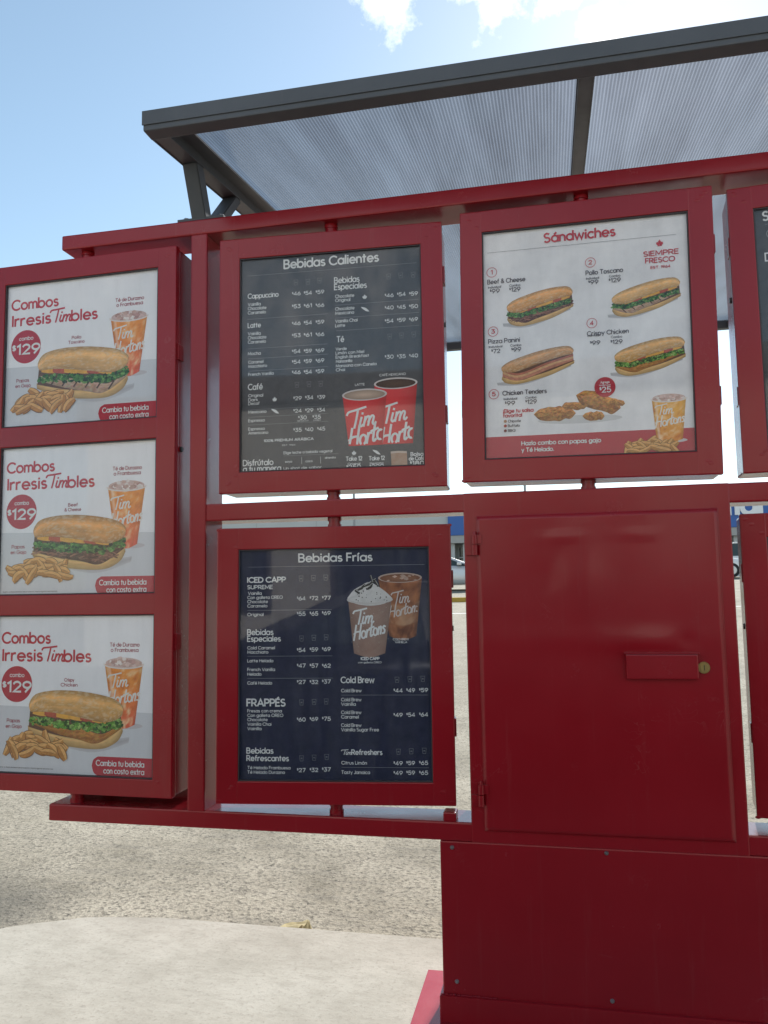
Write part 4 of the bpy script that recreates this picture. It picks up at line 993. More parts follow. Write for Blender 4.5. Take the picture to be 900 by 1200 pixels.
def build_island():
    """raised concrete island, kerb-high, with rounded ends"""
    bm = bmesh.new()
    pts = []
    x0, x1, y0, y1 = -2.22, 2.6, -0.55, 0.548
    r = 0.62
    for cx, cy, a0 in ((x1 - r, y1 - 0.5, 0), (x0 + 0.75, y1 - r, 90), (x0 + 0.5, y0 + 0.5, 180), (x1 - 0.5, y0 + 0.5, 270)):
        rx = {0: (r, 0.5), 90: (0.75, r), 180: (0.5, 0.5), 270: (0.5, 0.5)}[a0]
        for i in range(13):
            a = R(a0 + 90 * i / 12); wob = 0.006 * math.sin(i * 2.1 + a0)
            pts.append((cx + (rx[0] + wob) * math.cos(a), cy + (rx[1] + wob) * math.sin(a)))
    def ring(off, z):
        out = []
        n = len(pts)
        for i, (x, y) in enumerate(pts):
            a, b = pts[i - 1], pts[(i + 1) % n]; dx, dy = b[0] - a[0], b[1] - a[1]; l = math.hypot(dx, dy)
            out.append(bm.verts.new((x - dy / l * off, y + dx / l * off, z)))
        return out
    rings = [ring(0.0, -0.3), ring(0.0, -0.022), ring(0.006, -0.007), ring(0.022, 0.0)]
    n = len(pts)
    for a, b in zip(rings, rings[1:]):
        for i in range(n): bm.faces.new((a[i], a[(i + 1) % n], b[(i + 1) % n], b[i]))
    bm.faces.new(rings[-1])
    tag(from_bm('pavement', bm, M['concrete']), kind='structure')
build_island()

# ---------------------------------------------------------------- the red steel frame of the menu board
frame = empty('menu_board_frame', (0, 0, 0))
tag(frame, 'red painted steel frame with locked cabinet and pedestal carrying all the menu cases', 'menu board frame')
D1 = 0.135                                                     # depth of the tubes
RX = 2.05                                                      # right end of the long beams (outside the photograph)
PX0, PX1, PR0, PR1 = -1.1145, -1.0585, 1.333, 1.389
TB0, TB1, MB0, MB1, BB0, BB1 = 2.348, 2.398, 1.4164, 1.4704, 0.489, 0.5406
CB0, CB1 = -0.2545, 0.4725
box('top_beam', -1.583, RX, 0, D1, TB0, TB1, M['red'], frame, 0.005)
box('middle_beam', PX1 - 0.002, PR0 + 0.002, 0.005, D1 - 0.002, MB0, MB1, M['red'], frame, 0.005)
box('bottom_beam', -1.586, CB0 + 0.03, 0.005, D1, BB0, BB1, M['red'], frame, 0.005)
box('bottom_beam', CB1 - 0.03, RX, 0.005, D1, BB0, BB1, M['red'], frame, 0.005)
for a, b in ((PX0, PX1), (PR0, PR1)):
    box('post', a, b, 0.002, D1 - 0.003, BB1 - 0.003, TB0 + 0.003, M['red'], frame, 0.005)
    if a < 0:
        bm = bmesh.new(); bm_cyl(bm, (a - 0.011, 0.05, 1.437), (1, 0, 0), 0.010, 0.010, 0.012, 6); bm_cyl(bm, (a - 0.005, 0.05, 1.437), (1, 0, 0), 0.014, 0.014, 0.006, 14)
        from_bm('bolt', bm, M['black'], frame)
bm = bmesh.new(); bm_box(bm, -1.583, -1.172, D1 + 0.001, D1 + 0.05, BB0 + 0.01, BB1 + 0.031, 0.004)  # added bar: keeps horizon light off the beam top below the left case
from_bm('added_light_blocker', bm, M['red'], frame)
# the cabinet welded into the frame
bm = bmesh.new()
bm_box(bm, CB0, CB1, 0.0035, 0.30, BB0 - 0.002, MB1 + 0.0008, 0.004)
from_bm('cabinet', bm, M['red'], frame)
DX0, DX1, DZ0, DZ1 = -0.2185, 0.4405, 0.520, 1.404
bm = bmesh.new()
bm_box(bm, DX0, DX1, 0.0008, 0.010, DZ0, DZ1, 0.0022, 2)
door = from_bm('cabinet_door', bm, M['red'], frame)
def dent_grid():
    """outer skin of the door: sheet steel with shallow dents"""
    bm = bmesh.new(); nx, nz = 56, 74; G = []
    dents = ((0.02, 1.335, 0.05, 0.012, 0.0024), (0.235, 1.337, 0.05, 0.012, 0.0020), (0.345, 1.045, 0.020, 0.018, -0.0030), (0.24, 1.045, 0.10, 0.03, 0.0034), (0.07, 1.2, 0.06, 0.14, 0.0042), (-0.02, 1.22, 0.03, 0.05, -0.0012), (0.1, 1.05, 0.28, 0.035, 0.0016), (-0.1, 0.7, 0.12, 0.2, 0.0012))
    for j in range(nz + 1):
        row = []
        for i in range(nx + 1):
            x = DX0 + 0.0026 + (DX1 - DX0 - 0.0052) * i / nx; z = DZ0 + 0.0026 + (DZ1 - DZ0 - 0.0052) * j / nz
            y = sum(k * math.exp(-((x - a) / sx) ** 2 - ((z - b) / sz) ** 2) for a, b, sx, sz, k in dents)
            e = min(1.0, min(x - DX0, DX1 - x, z - DZ0, DZ1 - z) / 0.03)
            row.append(bm.verts.new((x, -0.0009 - y * e, z)))
        G.append(row)
    for j in range(nz):
        for i in range(nx): bm.faces.new((G[j][i], G[j][i + 1], G[j + 1][i + 1], G[j + 1][i]))
    # return edge back to the door slab
    loop = [G[0][i] for i in range(nx + 1)] + [G[j][nx] for j in range(1, nz + 1)] + [G[nz][i] for i in range(nx - 1, -1, -1)] + [G[j][0] for j in range(nz - 1, 0, -1)]
    back = [bm.verts.new((v.co.x, 0.0012, v.co.z)) for v in loop]
    for i in range(len(loop)): bm.faces.new((loop[i - 1], loop[i], back[i], back[i - 1]))
    return bm
from_bm('skin', dent_grid(), M['red'], door, smooth=True)
bm = bmesh.new(); bm_box(bm, 0.180, 0.366, -0.021, -0.001, 0.944, 1.011, 0.004); bm_box(bm, 0.176, 0.370, -0.0235, -0.001, 1.0115, 1.0155, 0.0015)
from_bm('lock_cover', bm, M['red'], door)
bm = bmesh.new(); bm_cyl(bm, (0.3815, -0.0005, 0.974), (0, -1, 0), 0.0160, 0.0150, 0.006, 28); bm_cyl(bm, (0.3815, -0.0065, 0.974), (0, -1, 0), 0.0115, 0.0105, 0.003, 24)
lk = from_bm('lock', bm, M['brass'], door)
bm = bmesh.new(); bm_box(bm, 0.3806, 0.3824, -0.0102, -0.0094, 0.967, 0.981)
from_bm('keyhole', bm, M['black'], door)
for zc in (1.322, 0.622):
    bm = bmesh.new()
    bm_cyl(bm, (DX0 - 0.005, -0.007, zc - 0.032), (0, 0, 1), 0.0085, 0.0085, 0.030, 14)
    bm_cyl(bm, (DX0 - 0.005, -0.007, zc + 0.0005), (0, 0, 1), 0.0085, 0.0085, 0.026, 14)
    bm_cyl(bm, (DX0 - 0.005, -0.007, zc + 0.0265), (0, 0, 1), 0.005, 0.004, 0.010, 10)
    bm_box(bm, DX0 - 0.032, DX0 - 0.009, -0.0042, 0.002, zc - 0.032, zc - 0.002, 0.001)
    bm_box(bm, DX0 - 0.003, DX0 + 0.016, -0.0058, -0.001, zc + 0.0005, zc + 0.0265, 0.001)
    from_bm('hinge', bm, M['red'], door)
# pedestal below the cabinet
QX0, QX1, QD = -0.3445, 0.86, 0.215
bm = bmesh.new(); bm_box(bm, QX0, QX1, 0.004, QD, 0.070, BB0 - 0.0005, 0.004)
ped = from_bm('pedestal', bm, M['red'], frame)
bm = bmesh.new(); bm_box(bm, QX0 - 0.009, QX1 + 0.009, -0.008, QD + 0.01, 0.0, 0.0785, 0.004)
from_bm('plinth', bm, M['red'], ped)
bm = bmesh.new()
random.seed(3)
for i in range(14):                                              # weld bead along the plinth
    x = QX0 - 0.006 + i * 0.011; bm_box(bm, x, x + 0.009 + random.uniform(0, 0.004), -0.003, 0.006, 0.0782, 0.0815 + random.uniform(-0.001, 0.001), 0.0012, 1)
from_bm('weld_bead', bm, M['red'], ped)
for x, z in ((-0.3105, 0.4715), (0.109, 0.4775), (0.53, 0.4715), (-0.3055, 0.1135), (0.1085, 0.098), (0.53, 0.105)):
    bm = bmesh.new(); bm_cyl(bm, (x, 0.0042, z), (0, -1, 0), 0.0062, 0.0045, 0.0035, 14); bm_box(bm, x - 0.0035, x + 0.0035, -0.0002, 0.0009, z - 0.0007, z + 0.0007)
    from_bm('screw', bm, M['zinc'], ped)
bm = bmesh.new(); bm_box(bm, QX0 - 0.088, QX1 + 0.088, 0.005 - 0.06, 0.285, 0.0, 0.010, 0.002)
bp = from_bm('base_plate', bm, M['red'], frame)
bm = bmesh.new(); bm_box(bm, -0.335, -0.298, 0.012, 0.06, BB1 - 0.001, BB1 + 0.024, 0.004)
from_bm('door_stop', bm, M['red'], frame)

# ---------------------------------------------------------------- menu cases
FD = 0.045      # half depth
def mitred_frame(bm, w, z0, z1, mx, rows, y0, y1, bev):
    """outer rim of a case with one or more window openings; rows = list of (z_low, z_high) openings"""
    hw = w / 2
    bm_box(bm, -hw, -hw + mx, y0, y1, z0, z1, bev)
    bm_box(bm, hw - mx, hw, y0, y1, z0, z1, bev)
    edges = [z0] + [q for r in sorted(rows) for q in r] + [z1]
    for a, b in zip(edges[0::2], edges[1::2]):
        bm_box(bm, -hw + mx - 0.004, hw - mx + 0.004, y0 + 0.0004, y1 - 0.001, a + (0.0005 if a > z0 else 0), b - (0.0005 if b < z1 else 0), bev * 0.8)
def weld_lumps(bm, w, z0, z1, m, y0):
    for sx in (-1, 1):
        for zc, sz in ((z0, 1), (z1, -1)):
            for k in range(3):
                t = random.uniform(0.04, 0.9)
                x, z = sx * (w / 2 - m * t), zc + sz * m * t
                r = bmesh.ops.create_icosphere(bm, subdivisions=2, radius=1.0)
                for v in r['verts']: v.co = Vector((x + v.co.x * 0.0075, y0 + v.co.y * 0.0006, z + v.co.z * 0.0045))
def make_case(name, label, x0, w, zt, zb, yaw, roll, rows, mx, papers, peg_top, peg_bot, peg_x=0.0, tabs=True, back=0.100):
    root = empty(name)
    h = zt - zb
    rot = Matrix.Rotation(yaw, 4, 'Z') @ Matrix.Rotation(-roll, 4, 'Y')
    cen = Matrix.Translation((x0, FD, (zt + zb) / 2))
    root.matrix_world = cen @ rot @ Matrix.Translation((0, 0, -h / 2))
    tag(root, label, 'menu case', 'menu cases hung in the red frame')
    bm = bmesh.new()
    mitred_frame(bm, w, 0, h, mx, rows, -FD, -FD + 0.026, 0.0035)
    weld_lumps(bm, w, 0, h, mx, -FD)
    from_bm('door_frame', bm, M['red'], root)
    bm = bmesh.new(); bm_box(bm, -w / 2 + 0.003, w / 2 - 0.003, -FD + 0.0275, back, 0.003, h - 0.003, 0.006)
    from_bm('back_box', bm, M['red'], root)
    if tabs:
        for sx in (-1, 1):
            for zz in (h * 0.27, h * 0.80):
                bm = bmesh.new(); bm_box(bm, sx * w / 2 - 0.002, sx * w / 2 + 0.005, -FD + 0.012, -FD + 0.047, zz - 0.026, zz + 0.026, 0.0015)
                from_bm('latch_tab', bm, M['red'], root)
        for sx in (-1, 1):
            bm = bmesh.new(); bm_cyl(bm, (sx * (w / 2 - 0.004), 0.0, h * 0.62), (sx, 0, 0), 0.009, 0.008, 0.007, 14)
            from_bm('cam_lock', bm, M['black'], root)
    for zz, ln, s in ((0.0, peg_bot, -1), (h, peg_top, 1)):
        if ln > 0:
            bm = bmesh.new(); L = ln + 0.004
            bm_cyl(bm, (peg_x, 0.0, zz - s * 0.003), (0, 0, s), 0.0215, 0.0215, L * 0.36, 24)
            bm_cyl(bm, (peg_x, 0.0, zz - s * 0.003 + s * L * 0.36), (0, 0, s), 0.0185, 0.0185, L * 0.30, 24)
            bm_cyl(bm, (peg_x, 0.0, zz - s * 0.003 + s * L * 0.66), (0, 0, s), 0.0215, 0.0215, L * 0.40, 24)
            from_bm('pivot_peg', bm, M['red'], root)
    posters = []
    gx = w / 2 - mx
    for (a, b), pm in zip(rows, papers):
        bm = bmesh.new(); bm_box(bm, -gx - 0.004, gx + 0.004, 0.0, 0.0022, -(b - a) / 2 - 0.004, (b - a) / 2 + 0.004)
        p = from_bm('poster', bm, M[pm], root); p.location = (0, -FD + 0.0140, (a + b) / 2)
        posters.append(p)
        bm = bmesh.new()                                         # rubber gasket round the pane
        for q in ((-gx, -gx + 0.003, a, b), (gx - 0.003, gx, a, b), (-gx + 0.003, gx - 0.003, a, a + 0.003), (-gx + 0.003, gx - 0.003, b - 0.003, b)):
            bm_box(bm, q[0], q[1], -FD + 0.0035, -FD + 0.0125, q[2], q[3])
        from_bm('gasket', bm, M['gasket'], root)
        bm = bmesh.new(); bm_box(bm, -gx + 0.0031, gx - 0.0031, -FD + 0.0075, -FD + 0.0100, a + 0.0031, b - 0.0031)
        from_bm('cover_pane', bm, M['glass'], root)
    return root, posters

random.seed(11)
gm = 0.066
def one(zt, zb, m=gm): return [(m, zt - zb - m)]
# hot drinks
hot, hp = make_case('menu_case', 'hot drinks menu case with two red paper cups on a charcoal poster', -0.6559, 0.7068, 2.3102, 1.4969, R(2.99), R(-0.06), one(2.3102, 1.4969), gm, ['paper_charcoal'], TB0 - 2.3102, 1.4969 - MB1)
cold, cp = make_case('menu_case', 'cold drinks menu case with an iced whipped drink on a navy poster', -0.6555, 0.7070, 1.3877, 0.5741, R(7.09), R(-0.16), one(1.3877, 0.5741), gm, ['paper_navy'], MB0 - 1.3877, 0.5741 - BB1)
sand, sp_ = make_case('menu_case', 'sandwich menu case with five numbered dishes on a pale stone poster', 0.1087, 0.7135, 2.3182, 1.4988, R(-1.52), R(-0.83), one(2.3182, 1.4988), gm, ['paper_stone'], TB0 - 2.3182, 1.4988 - MB1)
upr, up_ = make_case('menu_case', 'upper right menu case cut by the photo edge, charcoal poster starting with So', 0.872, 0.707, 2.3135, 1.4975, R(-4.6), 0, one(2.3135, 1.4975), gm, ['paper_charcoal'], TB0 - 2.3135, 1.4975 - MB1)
lwr, lw_ = make_case('menu_case', 'lower right menu case beside the cabinet, only its scratched red edge in view', 0.859, 0.707, 1.3877, 0.5745, R(-7.2), 0, one(1.3877, 0.5745), gm, ['paper_navy'], MB0 - 1.3877, 0.5745 - BB1)
LZT, LZB = 2.3156, 0.5745
lc = (LZT - LZB) / 2
combo, lp_ = make_case('menu_case', 'tall left menu case holding three white combo posters one above another', -1.512, 0.707, LZT, LZB, R(-1.5), 0,
                       [(lc + 0.311, lc + 0.805), (lc - 0.248, lc + 0.242), (lc - 0.816, lc - 0.315)], gm, ['paper_white'] * 3, TB0 - LZT, LZB - BB1, back=0.20)

# --- hot drinks poster
po = hp[0]
lettering(po, HOT_TEXT, HOT_RULES, HOT_ICONS)
pr = Print(0.3); paper_cup(pr, (136.9, -85), (268.0, -85), (141, -271), (252, -271), (0.10, 0.05, 0.03), 1); pr.build('coffee_cup_picture', po)
pr = Print(0.62); paper_cup(pr, (37.5, -115), (174.3, -115), (55.7, -272), (159.3, -272), (0.66, 0.47, 0.36), 2); pr.build('latte_cup_picture', po)
pr = Print(0.3)
pr.strip([(184, -294), (208, -293), (233, -295)], [(186, -338), (210, -338), (234, -338)], 8, 8, lambda u, v: lerp((0.42, 0.22, 0.13), (0.50, 0.36, 0.28), fbm(u * 5, v * 5)))
pr.up(); pr.strip([(184, -294), (208, -293), (233, -295)], [(184, -300), (208, -299), (233, -301)], 8, 1, lambda u, v: (0.62, 0.50, 0.42)); pr.build('coffee_bag_picture', po)
# --- cold drinks poster
po = cp[0]
lettering(po, COLD_TEXT, COLD_RULES, COLD_ICONS)
pr = Print(0.3); sd = 4.0
def brew(u, v):
    c = lerp((0.14, 0.05, 0.03), (0.42, 0.16, 0.07), min(1, max(0, fbm(u * 6 + 3, v * 7) * 2 - 0.4)))
    if 0.25 < v < 0.6: c = lerp(c, (0.55, 0.33, 0.20), max(0, fbm(u * 4, v * 5 + 9) - 0.35) * 1.6)
    e = min(u, 1 - u) * 2; return tuple(x * (0.7 + 0.4 * min(1, e * 3)) for x in c)
cup_body(pr, (134.5, 250), (265.5, 250), (166, 78), (246, 78), brew)
pr.disc(200, 250, 65.5, 15, (0.52, 0.40, 0.34)); pr.up(); pr.disc(200, 249, 60, 12, (0.36, 0.17, 0.10), 28, (0.22, 0.09, 0.05)); pr.up()
for k in range(14):
    x, z = 200 + random.uniform(-46, 46), 249 + random.uniform(-8, 8); s = random.uniform(4, 9); pr.d += 0.003
    pr.face([(x - s, z), (x, z - s * 0.4), (x + s, z + 1), (x, z + s * 0.5)], jit((0.58, 0.40, 0.32), 0.3))
pr.up(); pr.script('Tim', 176, 172, 52, 34, (0.66, 0.58, 0.54), 0.05, 6); pr.script('Hortons', 165, 130, 92, 36, (0.66, 0.58, 0.54), 0.05, 22, lambda x, z: x < 252)
pr.build('cold_brew_cup_picture', po)
pr = Print(0.75)
cup_body(pr, (44, 184), (174, 184), (60, 28), (153, 28), lambda u, v: tuple(x * (0.66 + 0.4 * math.sin(math.pi * (0.12 + 0.8 * u))) for x in lerp((0.30, 0.17, 0.13), (0.40, 0.27, 0.22), fbm(u * 7, v * 9 + 2))))
pr.strip([(42, 192), (60, 214), (84, 228), (108, 238), (136, 224), (160, 206), (176, 190)], [(42, 186), (62, 176), (86, 170), (110, 168), (136, 170), (158, 176), (176, 186)], 26, 8,
         lambda u, v: tuple(x * (0.72 + 0.4 * fbm(u * 8, v * 4)) for x in (0.74, 0.71, 0.69))); pr.up()
for k in range(46):
    x, z = random.uniform(52, 166), random.uniform(176, 226); 
    if z > 232 - abs(x - 108) * 0.7: continue
    s = random.uniform(1, 2.6); pr.d += 0.002; pr.face([(x - s, z), (x, z - s), (x + s, z), (x, z + s)], jit((0.05, 0.035, 0.03), 0.4))
for a, b in (((70, 214), (94, 232)), ((92, 226), (126, 246)), ((118, 236), (112, 256)), ((78, 206), (66, 214)), ((126, 240), (134, 226)), ((100, 218), (116, 232))):
    pr.d += 0.01; pr.ribbon([a, ((a[0] + b[0]) / 2 + 3, (a[1] + b[1]) / 2 - 3), b], 3.4, jit((0.05, 0.045, 0.04), 0.3)); pr.d += 0.01; pr.ribbon([(a[0] + 1, a[1] + 2.4), (b[0] + 1, b[1] + 2.4)], 0.9, (0.45, 0.43, 0.42))
pr.up(); pr.ribbon(arc(109, 187, 67, 12, 180, 360, 16), 2.2, (0.62, 0.58, 0.56)); pr.up()
pr.script('Tim', 62, 112, 58, 42, INK['w'], 0.06, 6); pr.script('Hortons', 60, 66, 96, 44, INK['w'], 0.06, 22, lambda x, z: x < 160)
for k in range(36):
    x, z = random.uniform(52, 164), random.uniform(32, 165); pr.disc(x, z, 0.9, 0.9, (0.55, 0.50, 0.48), 6)
pr.build('iced_drink_cup_picture', po)
# --- sandwich poster
po = sp_[0]
pr = Print(0.2)
pr.strip([(-289, -276.5), (0, -276.0), (289, -275.5)], [(-289, -347), (0, -347), (289, -347)], 12, 2, lambda u, v: (0.50, 0.030, 0.055)); pr.build('banner', po)
lettering(po, SANDWICH_TEXT, SANDWICH_RULES, SANDWICH_ICONS, d0=1.7)
for kind, cx, cz, hx, hz, tl_ in (('beef', -125, 105, 97, 48, 0.15), ('grill', 172, 106, 95, 44, 0.17), ('panini', -135, -71, 106, 42, 0.18), ('crispy', 177, -66, 97, 46, 0.14)):
    pr = Print(0.3); sandwich(pr, cx, cz, hx, hz, kind, True, tl_); pr.build({'beef': 'beef_sandwich_picture', 'grill': 'grilled_chicken_sandwich_picture', 'panini': 'panini_picture', 'crispy': 'crispy_chicken_sandwich_picture'}[kind], po)
pr = Print(0.3)
pr.disc(-20, -236, 118, 12, (0.66, 0.645, 0.645), 30); pr.up()
for i, q in enumerate(TENDERS): tender(pr, q, i * 7.3)
pr.build('chicken_tenders_picture', po)
pr = Print(0.35); iced_tea(pr, (178, -190), (269, -190), (188, -306), (257, -306), -176, True); pr.build('iced_tea_picture', po)
pr = Print(1.15); fries(pr, 172, -320, 92, 25, 17); pr.build('potato_wedges_picture', po)
# --- the three combo posters
for po, kind, n1, n2, fine in zip(lp_, ('grill', 'beef', 'crispy'), ('Pollo', 'Beef', 'Crispy'), ('Toscano', '& Cheese', 'Chicken'), (False, True, True)):
    pr = Print(0.12)
    pr.strip([(-285, -39), (0, -45), (283, -54)], [(-285, -251), (0, -251), (283, -251)], 20, 8, lambda u, v: lerp((0.66, 0.66, 0.69), (0.73, 0.725, 0.745), fbm(u * 3, v * 2)))
    pr.build('table_top_picture', po)
    pr = Print(0.22)
    pr.strip([(283, -191), (190, -190.5), (92, -190)], [(283, -249), (190, -249), (92, -249)], 6, 1, lambda u, v: (0.50, 0.026, 0.05))
    pr.up(); pr.strip([(92, -190), (76, -200), (70, -219)], [(92, -249), (77, -240), (70, -219.5)], 8, 1, lambda u, v: (0.50, 0.026, 0.05)); pr.build('banner', po)
    pr = Print(0.3); iced_tea(pr, (110, 96), (244, 96), (142, -90), (218, -90), 121); pr.build('iced_tea_picture', po)
    pr = Print(0.85); sandwich(pr, 7, -78, 173, 90, kind); pr.build({'grill': 'grilled_chicken_sandwich_picture', 'beef': 'beef_sandwich_picture', 'crispy': 'crispy_chicken_sandwich_picture'}[kind], po)
    pr = Print(1.75); fries(pr, -136, -158, 146, 50, 19); pr.build('potato_wedges_picture', po)
    tx = [(n1 if t[0] == 'NAME1' else n2 if t[0] == 'NAME2' else t[0], *t[1:]) for t in COMBO_TEXT]
    if fine: tx.append(('Sujeto a disponibilidad del producto. Hasta agotar existencias.', -272, -236, 205, 3.6, 'k', 0.1))
    lettering(po, tx, [], COMBO_ICONS, d0=0.5)
# --- the case cut by the right edge
lettering(up_[0], [('Sopas', -262, 308, 90, 25, 'w', 0.15), ('Donas', -262, 190, 84, 22, 'w', 0.13), ('1', -243, 262, 4, 11, 'w', 0.1), ('2', -247, 139, 8, 11, 'w', 0.1), ('3', -247, 32, 8, 11, 'w', 0.1)],
          [(-258, 262, 296, 'g'), (-248, 262, 172, 'g')], [])
for z in (267.5, 144.5, 37.5):
    pr = Print(1.2); pr.ring(-242, z, 13, 0.5, (0.5, 0.5, 0.5)); pr.build('number_ring', up_[0])

# ---------------------------------------------------------------- canopy over the lane
SL = 0.135
def cz(y): return 2.525 + SL * (y + 0.30)          # underside of its frame
NY, FY = -0.30, 3.90
can = empty('canopy', (0, D1 / 2, TB1))
tag(can, 'grey steel canopy with ribbed translucent roofing bolted above the red frame', 'canopy')
def cpart(name, bm, mat, smooth=False, parent=None):
    o = from_bm(name, bm, mat, None, smooth)
    o.parent = can; o.matrix_parent_inverse = Matrix.Translation((0, D1 / 2, TB1)).inverted()
    return o
CX0, CX1 = -1.1145, 2.55
for y in (NY, FY):
    bm = bmesh.new(); h = 0.052 if y == NY else 0.060
    bm_box(bm, CX0, CX1, y - 0.012, y + 0.040, cz(y) - 0.004, cz(y) + h, 0.004); cpart('edge_beam', bm, M['grey_steel'])
bm = bmesh.new(); bm_box(bm, CX0 - 0.002, CX1, NY - 0.016, NY - 0.0125, cz(NY) + 0.012, cz(NY) + 0.0545, 0.001); cpart('edge_flashing', bm, M['grey_steel'])
def rafter(x, w, d):
    bm = bmesh.new(); bm_bar(bm, (x, NY + 0.041, cz(NY + 0.041) + d / 2), (x, FY - 0.013, cz(FY - 0.013) + d / 2), w, d, (0, 0, 1), 0.003); cpart('rafter', bm, M['grey_steel'])
rafter(CX0 + 0.026, 0.052, 0.05); rafter(0.128, 0.036, 0.04); rafter(1.34, 0.036, 0.04); rafter(CX1 - 0.026, 0.052, 0.05)
bm = bmesh.new(); bm_bar(bm, (CX0 + 0.076, NY + 0.042, cz(NY) + 0.042 * SL + 0.034), (CX0 + 0.076, FY - 0.014, cz(FY) - 0.014 * SL + 0.034), 0.045, 0.004, (0, 0, 1), 0.001); cpart('edge_angle', bm, M['grey_steel'])
# roofing sheet: shallow flutes, built as real ridges, on top of the rafters
bm = bmesh.new(); nx = 700; x0, x1 = CX0 + 0.010, CX1 - 0.010
ya, yb = NY + 0.02, FY + 0.02
prev = None
for i in range(nx + 1):
    x = x0 + (x1 - x0) * i / nx; hgt = 0.0512 + 0.0012 * math.sin(2 * math.pi * i / 2.0 + 0.5) + 0.003 * math.sin(x * 2.3)
    cur = []
    for q in range(7):
        y = ya + (yb - ya) * q / 6; cur.append(bm.verts.new((x, y, cz(y) + hgt - 0.006 * math.sin(math.pi * q / 6))))
    if prev:
        for q in range(6): bm.faces.new((prev[q], cur[q], cur[q + 1], prev[q + 1]))
    prev = cur
cpart('roof_sheet', bm, M['polycarb'], True)
for xs in (CX0 + 0.026, 1.34):
    bm = bmesh.new(); bm_bar(bm, (xs, 0.030, TB1 + 0.006), (xs, -0.045, cz(-0.045) + 0.004), 0.05, 0.05, (0, 1, 0), 0.003); cpart('strut', bm, M['grey_steel'])
    bm = bmesh.new(); bm_bar(bm, (xs, 0.095, TB1 + 0.006), (xs, 0.285, cz(0.285) + 0.004), 0.05, 0.036, (0, 1, 0), 0.003); cpart('strut', bm, M['grey_steel'])
    bm = bmesh.new(); bm_box(bm, xs - 0.075, xs + 0.085, 0.003, D1 - 0.002, TB1 + 0.0005, TB1 + 0.009, 0.001); bp_ = cpart('base_plate', bm, M['grey_steel'])
    for bx, by in ((-0.055, 0.028), (0.066, 0.028), (-0.055, 0.108), (0.066, 0.108)):
        bm = bmesh.new(); bm_cyl(bm, (xs + bx, by, TB1 + 0.009), (0, 0, 1), 0.014, 0.014, 0.003, 16); bm_cyl(bm, (xs + bx, by, TB1 + 0.012), (0, 0, 1), 0.0095, 0.0095, 0.009, 6)
        o = from_bm('bolt', bm, M['zinc']); o.parent = bp_; o.matrix_parent_inverse = Matrix.Identity(4)
for xs in (0.291, 1.9):
    bm = bmesh.new(); bm_bar(bm, (xs, FY + 0.012, -0.13), (xs, FY + 0.012, cz(FY) - 0.0045), 0.06, 0.06, (0, 1, 0), 0.004); cpart('rear_post', bm, M['grey_steel'])

# ---------------------------------------------------------------- loose things on the ground
bm = bmesh.new()
out = [(-0.17, -0.01), (-0.09, 0.022), (0.0, 0.05), (0.085, 0.07), (0.10, 0.058), (0.095, 0.02), (0.06, -0.02), (-0.05, -0.035)]
lo = [bm.verts.new((x, y, 0.0)) for x, y in out]; hi = [bm.verts.new((x * 0.86 + 0.006, y * 0.8 + 0.002, 0.008 + 0.03 * max(0, (x + 0.17) / 0.27) + random.uniform(-0.004, 0.004))) for x, y in out]
for i in range(len(out)): bm.faces.new((lo[i], lo[(i + 1) % len(out)], hi[(i + 1) % len(out)], hi[i]))
bm.faces.new(hi)
bmesh.ops.triangulate(bm, faces=bm.faces[:])
bmesh.ops.subdivide_edges(bm, edges=bm.edges[:], cuts=3, use_grid_fill=True)
for v in bm.verts:
    if v.co.z > 0.002:
        v.co += Vector((random.uniform(-1, 1), random.uniform(-1, 1), random.uniform(-1, 1))) * 0.0035
o = from_bm('rubble_piece', bm, M['rubble']); o.location = (-1.06, 0.66, -0.121)
o.location.z = -0.115; o.scale = (1.1, 1.5, 1.55)
tag(o, 'flat pale yellow piece of broken kerb lying beside the concrete island', 'rubble')

# ---------------------------------------------------------------- far side of the lot
def far_strip(name, x0, x1, ya, yb, mat, label=None, cat=None, lift=0.004, kind='structure'):
    me = bpy.data.meshes.new(name)
    me.from_pydata([(x0, ya, gz(ya) + lift), (x1, ya, gz(ya) + lift), (x1, yb, gz(yb) + lift), (x0, yb, gz(yb) + lift)], [], [(0, 1, 2, 3)])
    me.materials.append(mat); o = link(bpy.data.objects.new(name, me)); o['kind'] = kind
    return o
o = box('yellow_kerb', -14, 1.5, 22.0, 22.22, gz(22) - 0.1, gz(22) + 0.14, M['kerb_yellow'], None, 0.02)
tag(o, 'low yellow painted kerb across the parking lot in front of the silver car', 'kerb')
far_strip('painted_line', -9, 0.5, 17.6, 17.8, M['road_white'])
far_strip('painted_line', 2.0, 12.0, 19.0, 19.16, M['road_white'])

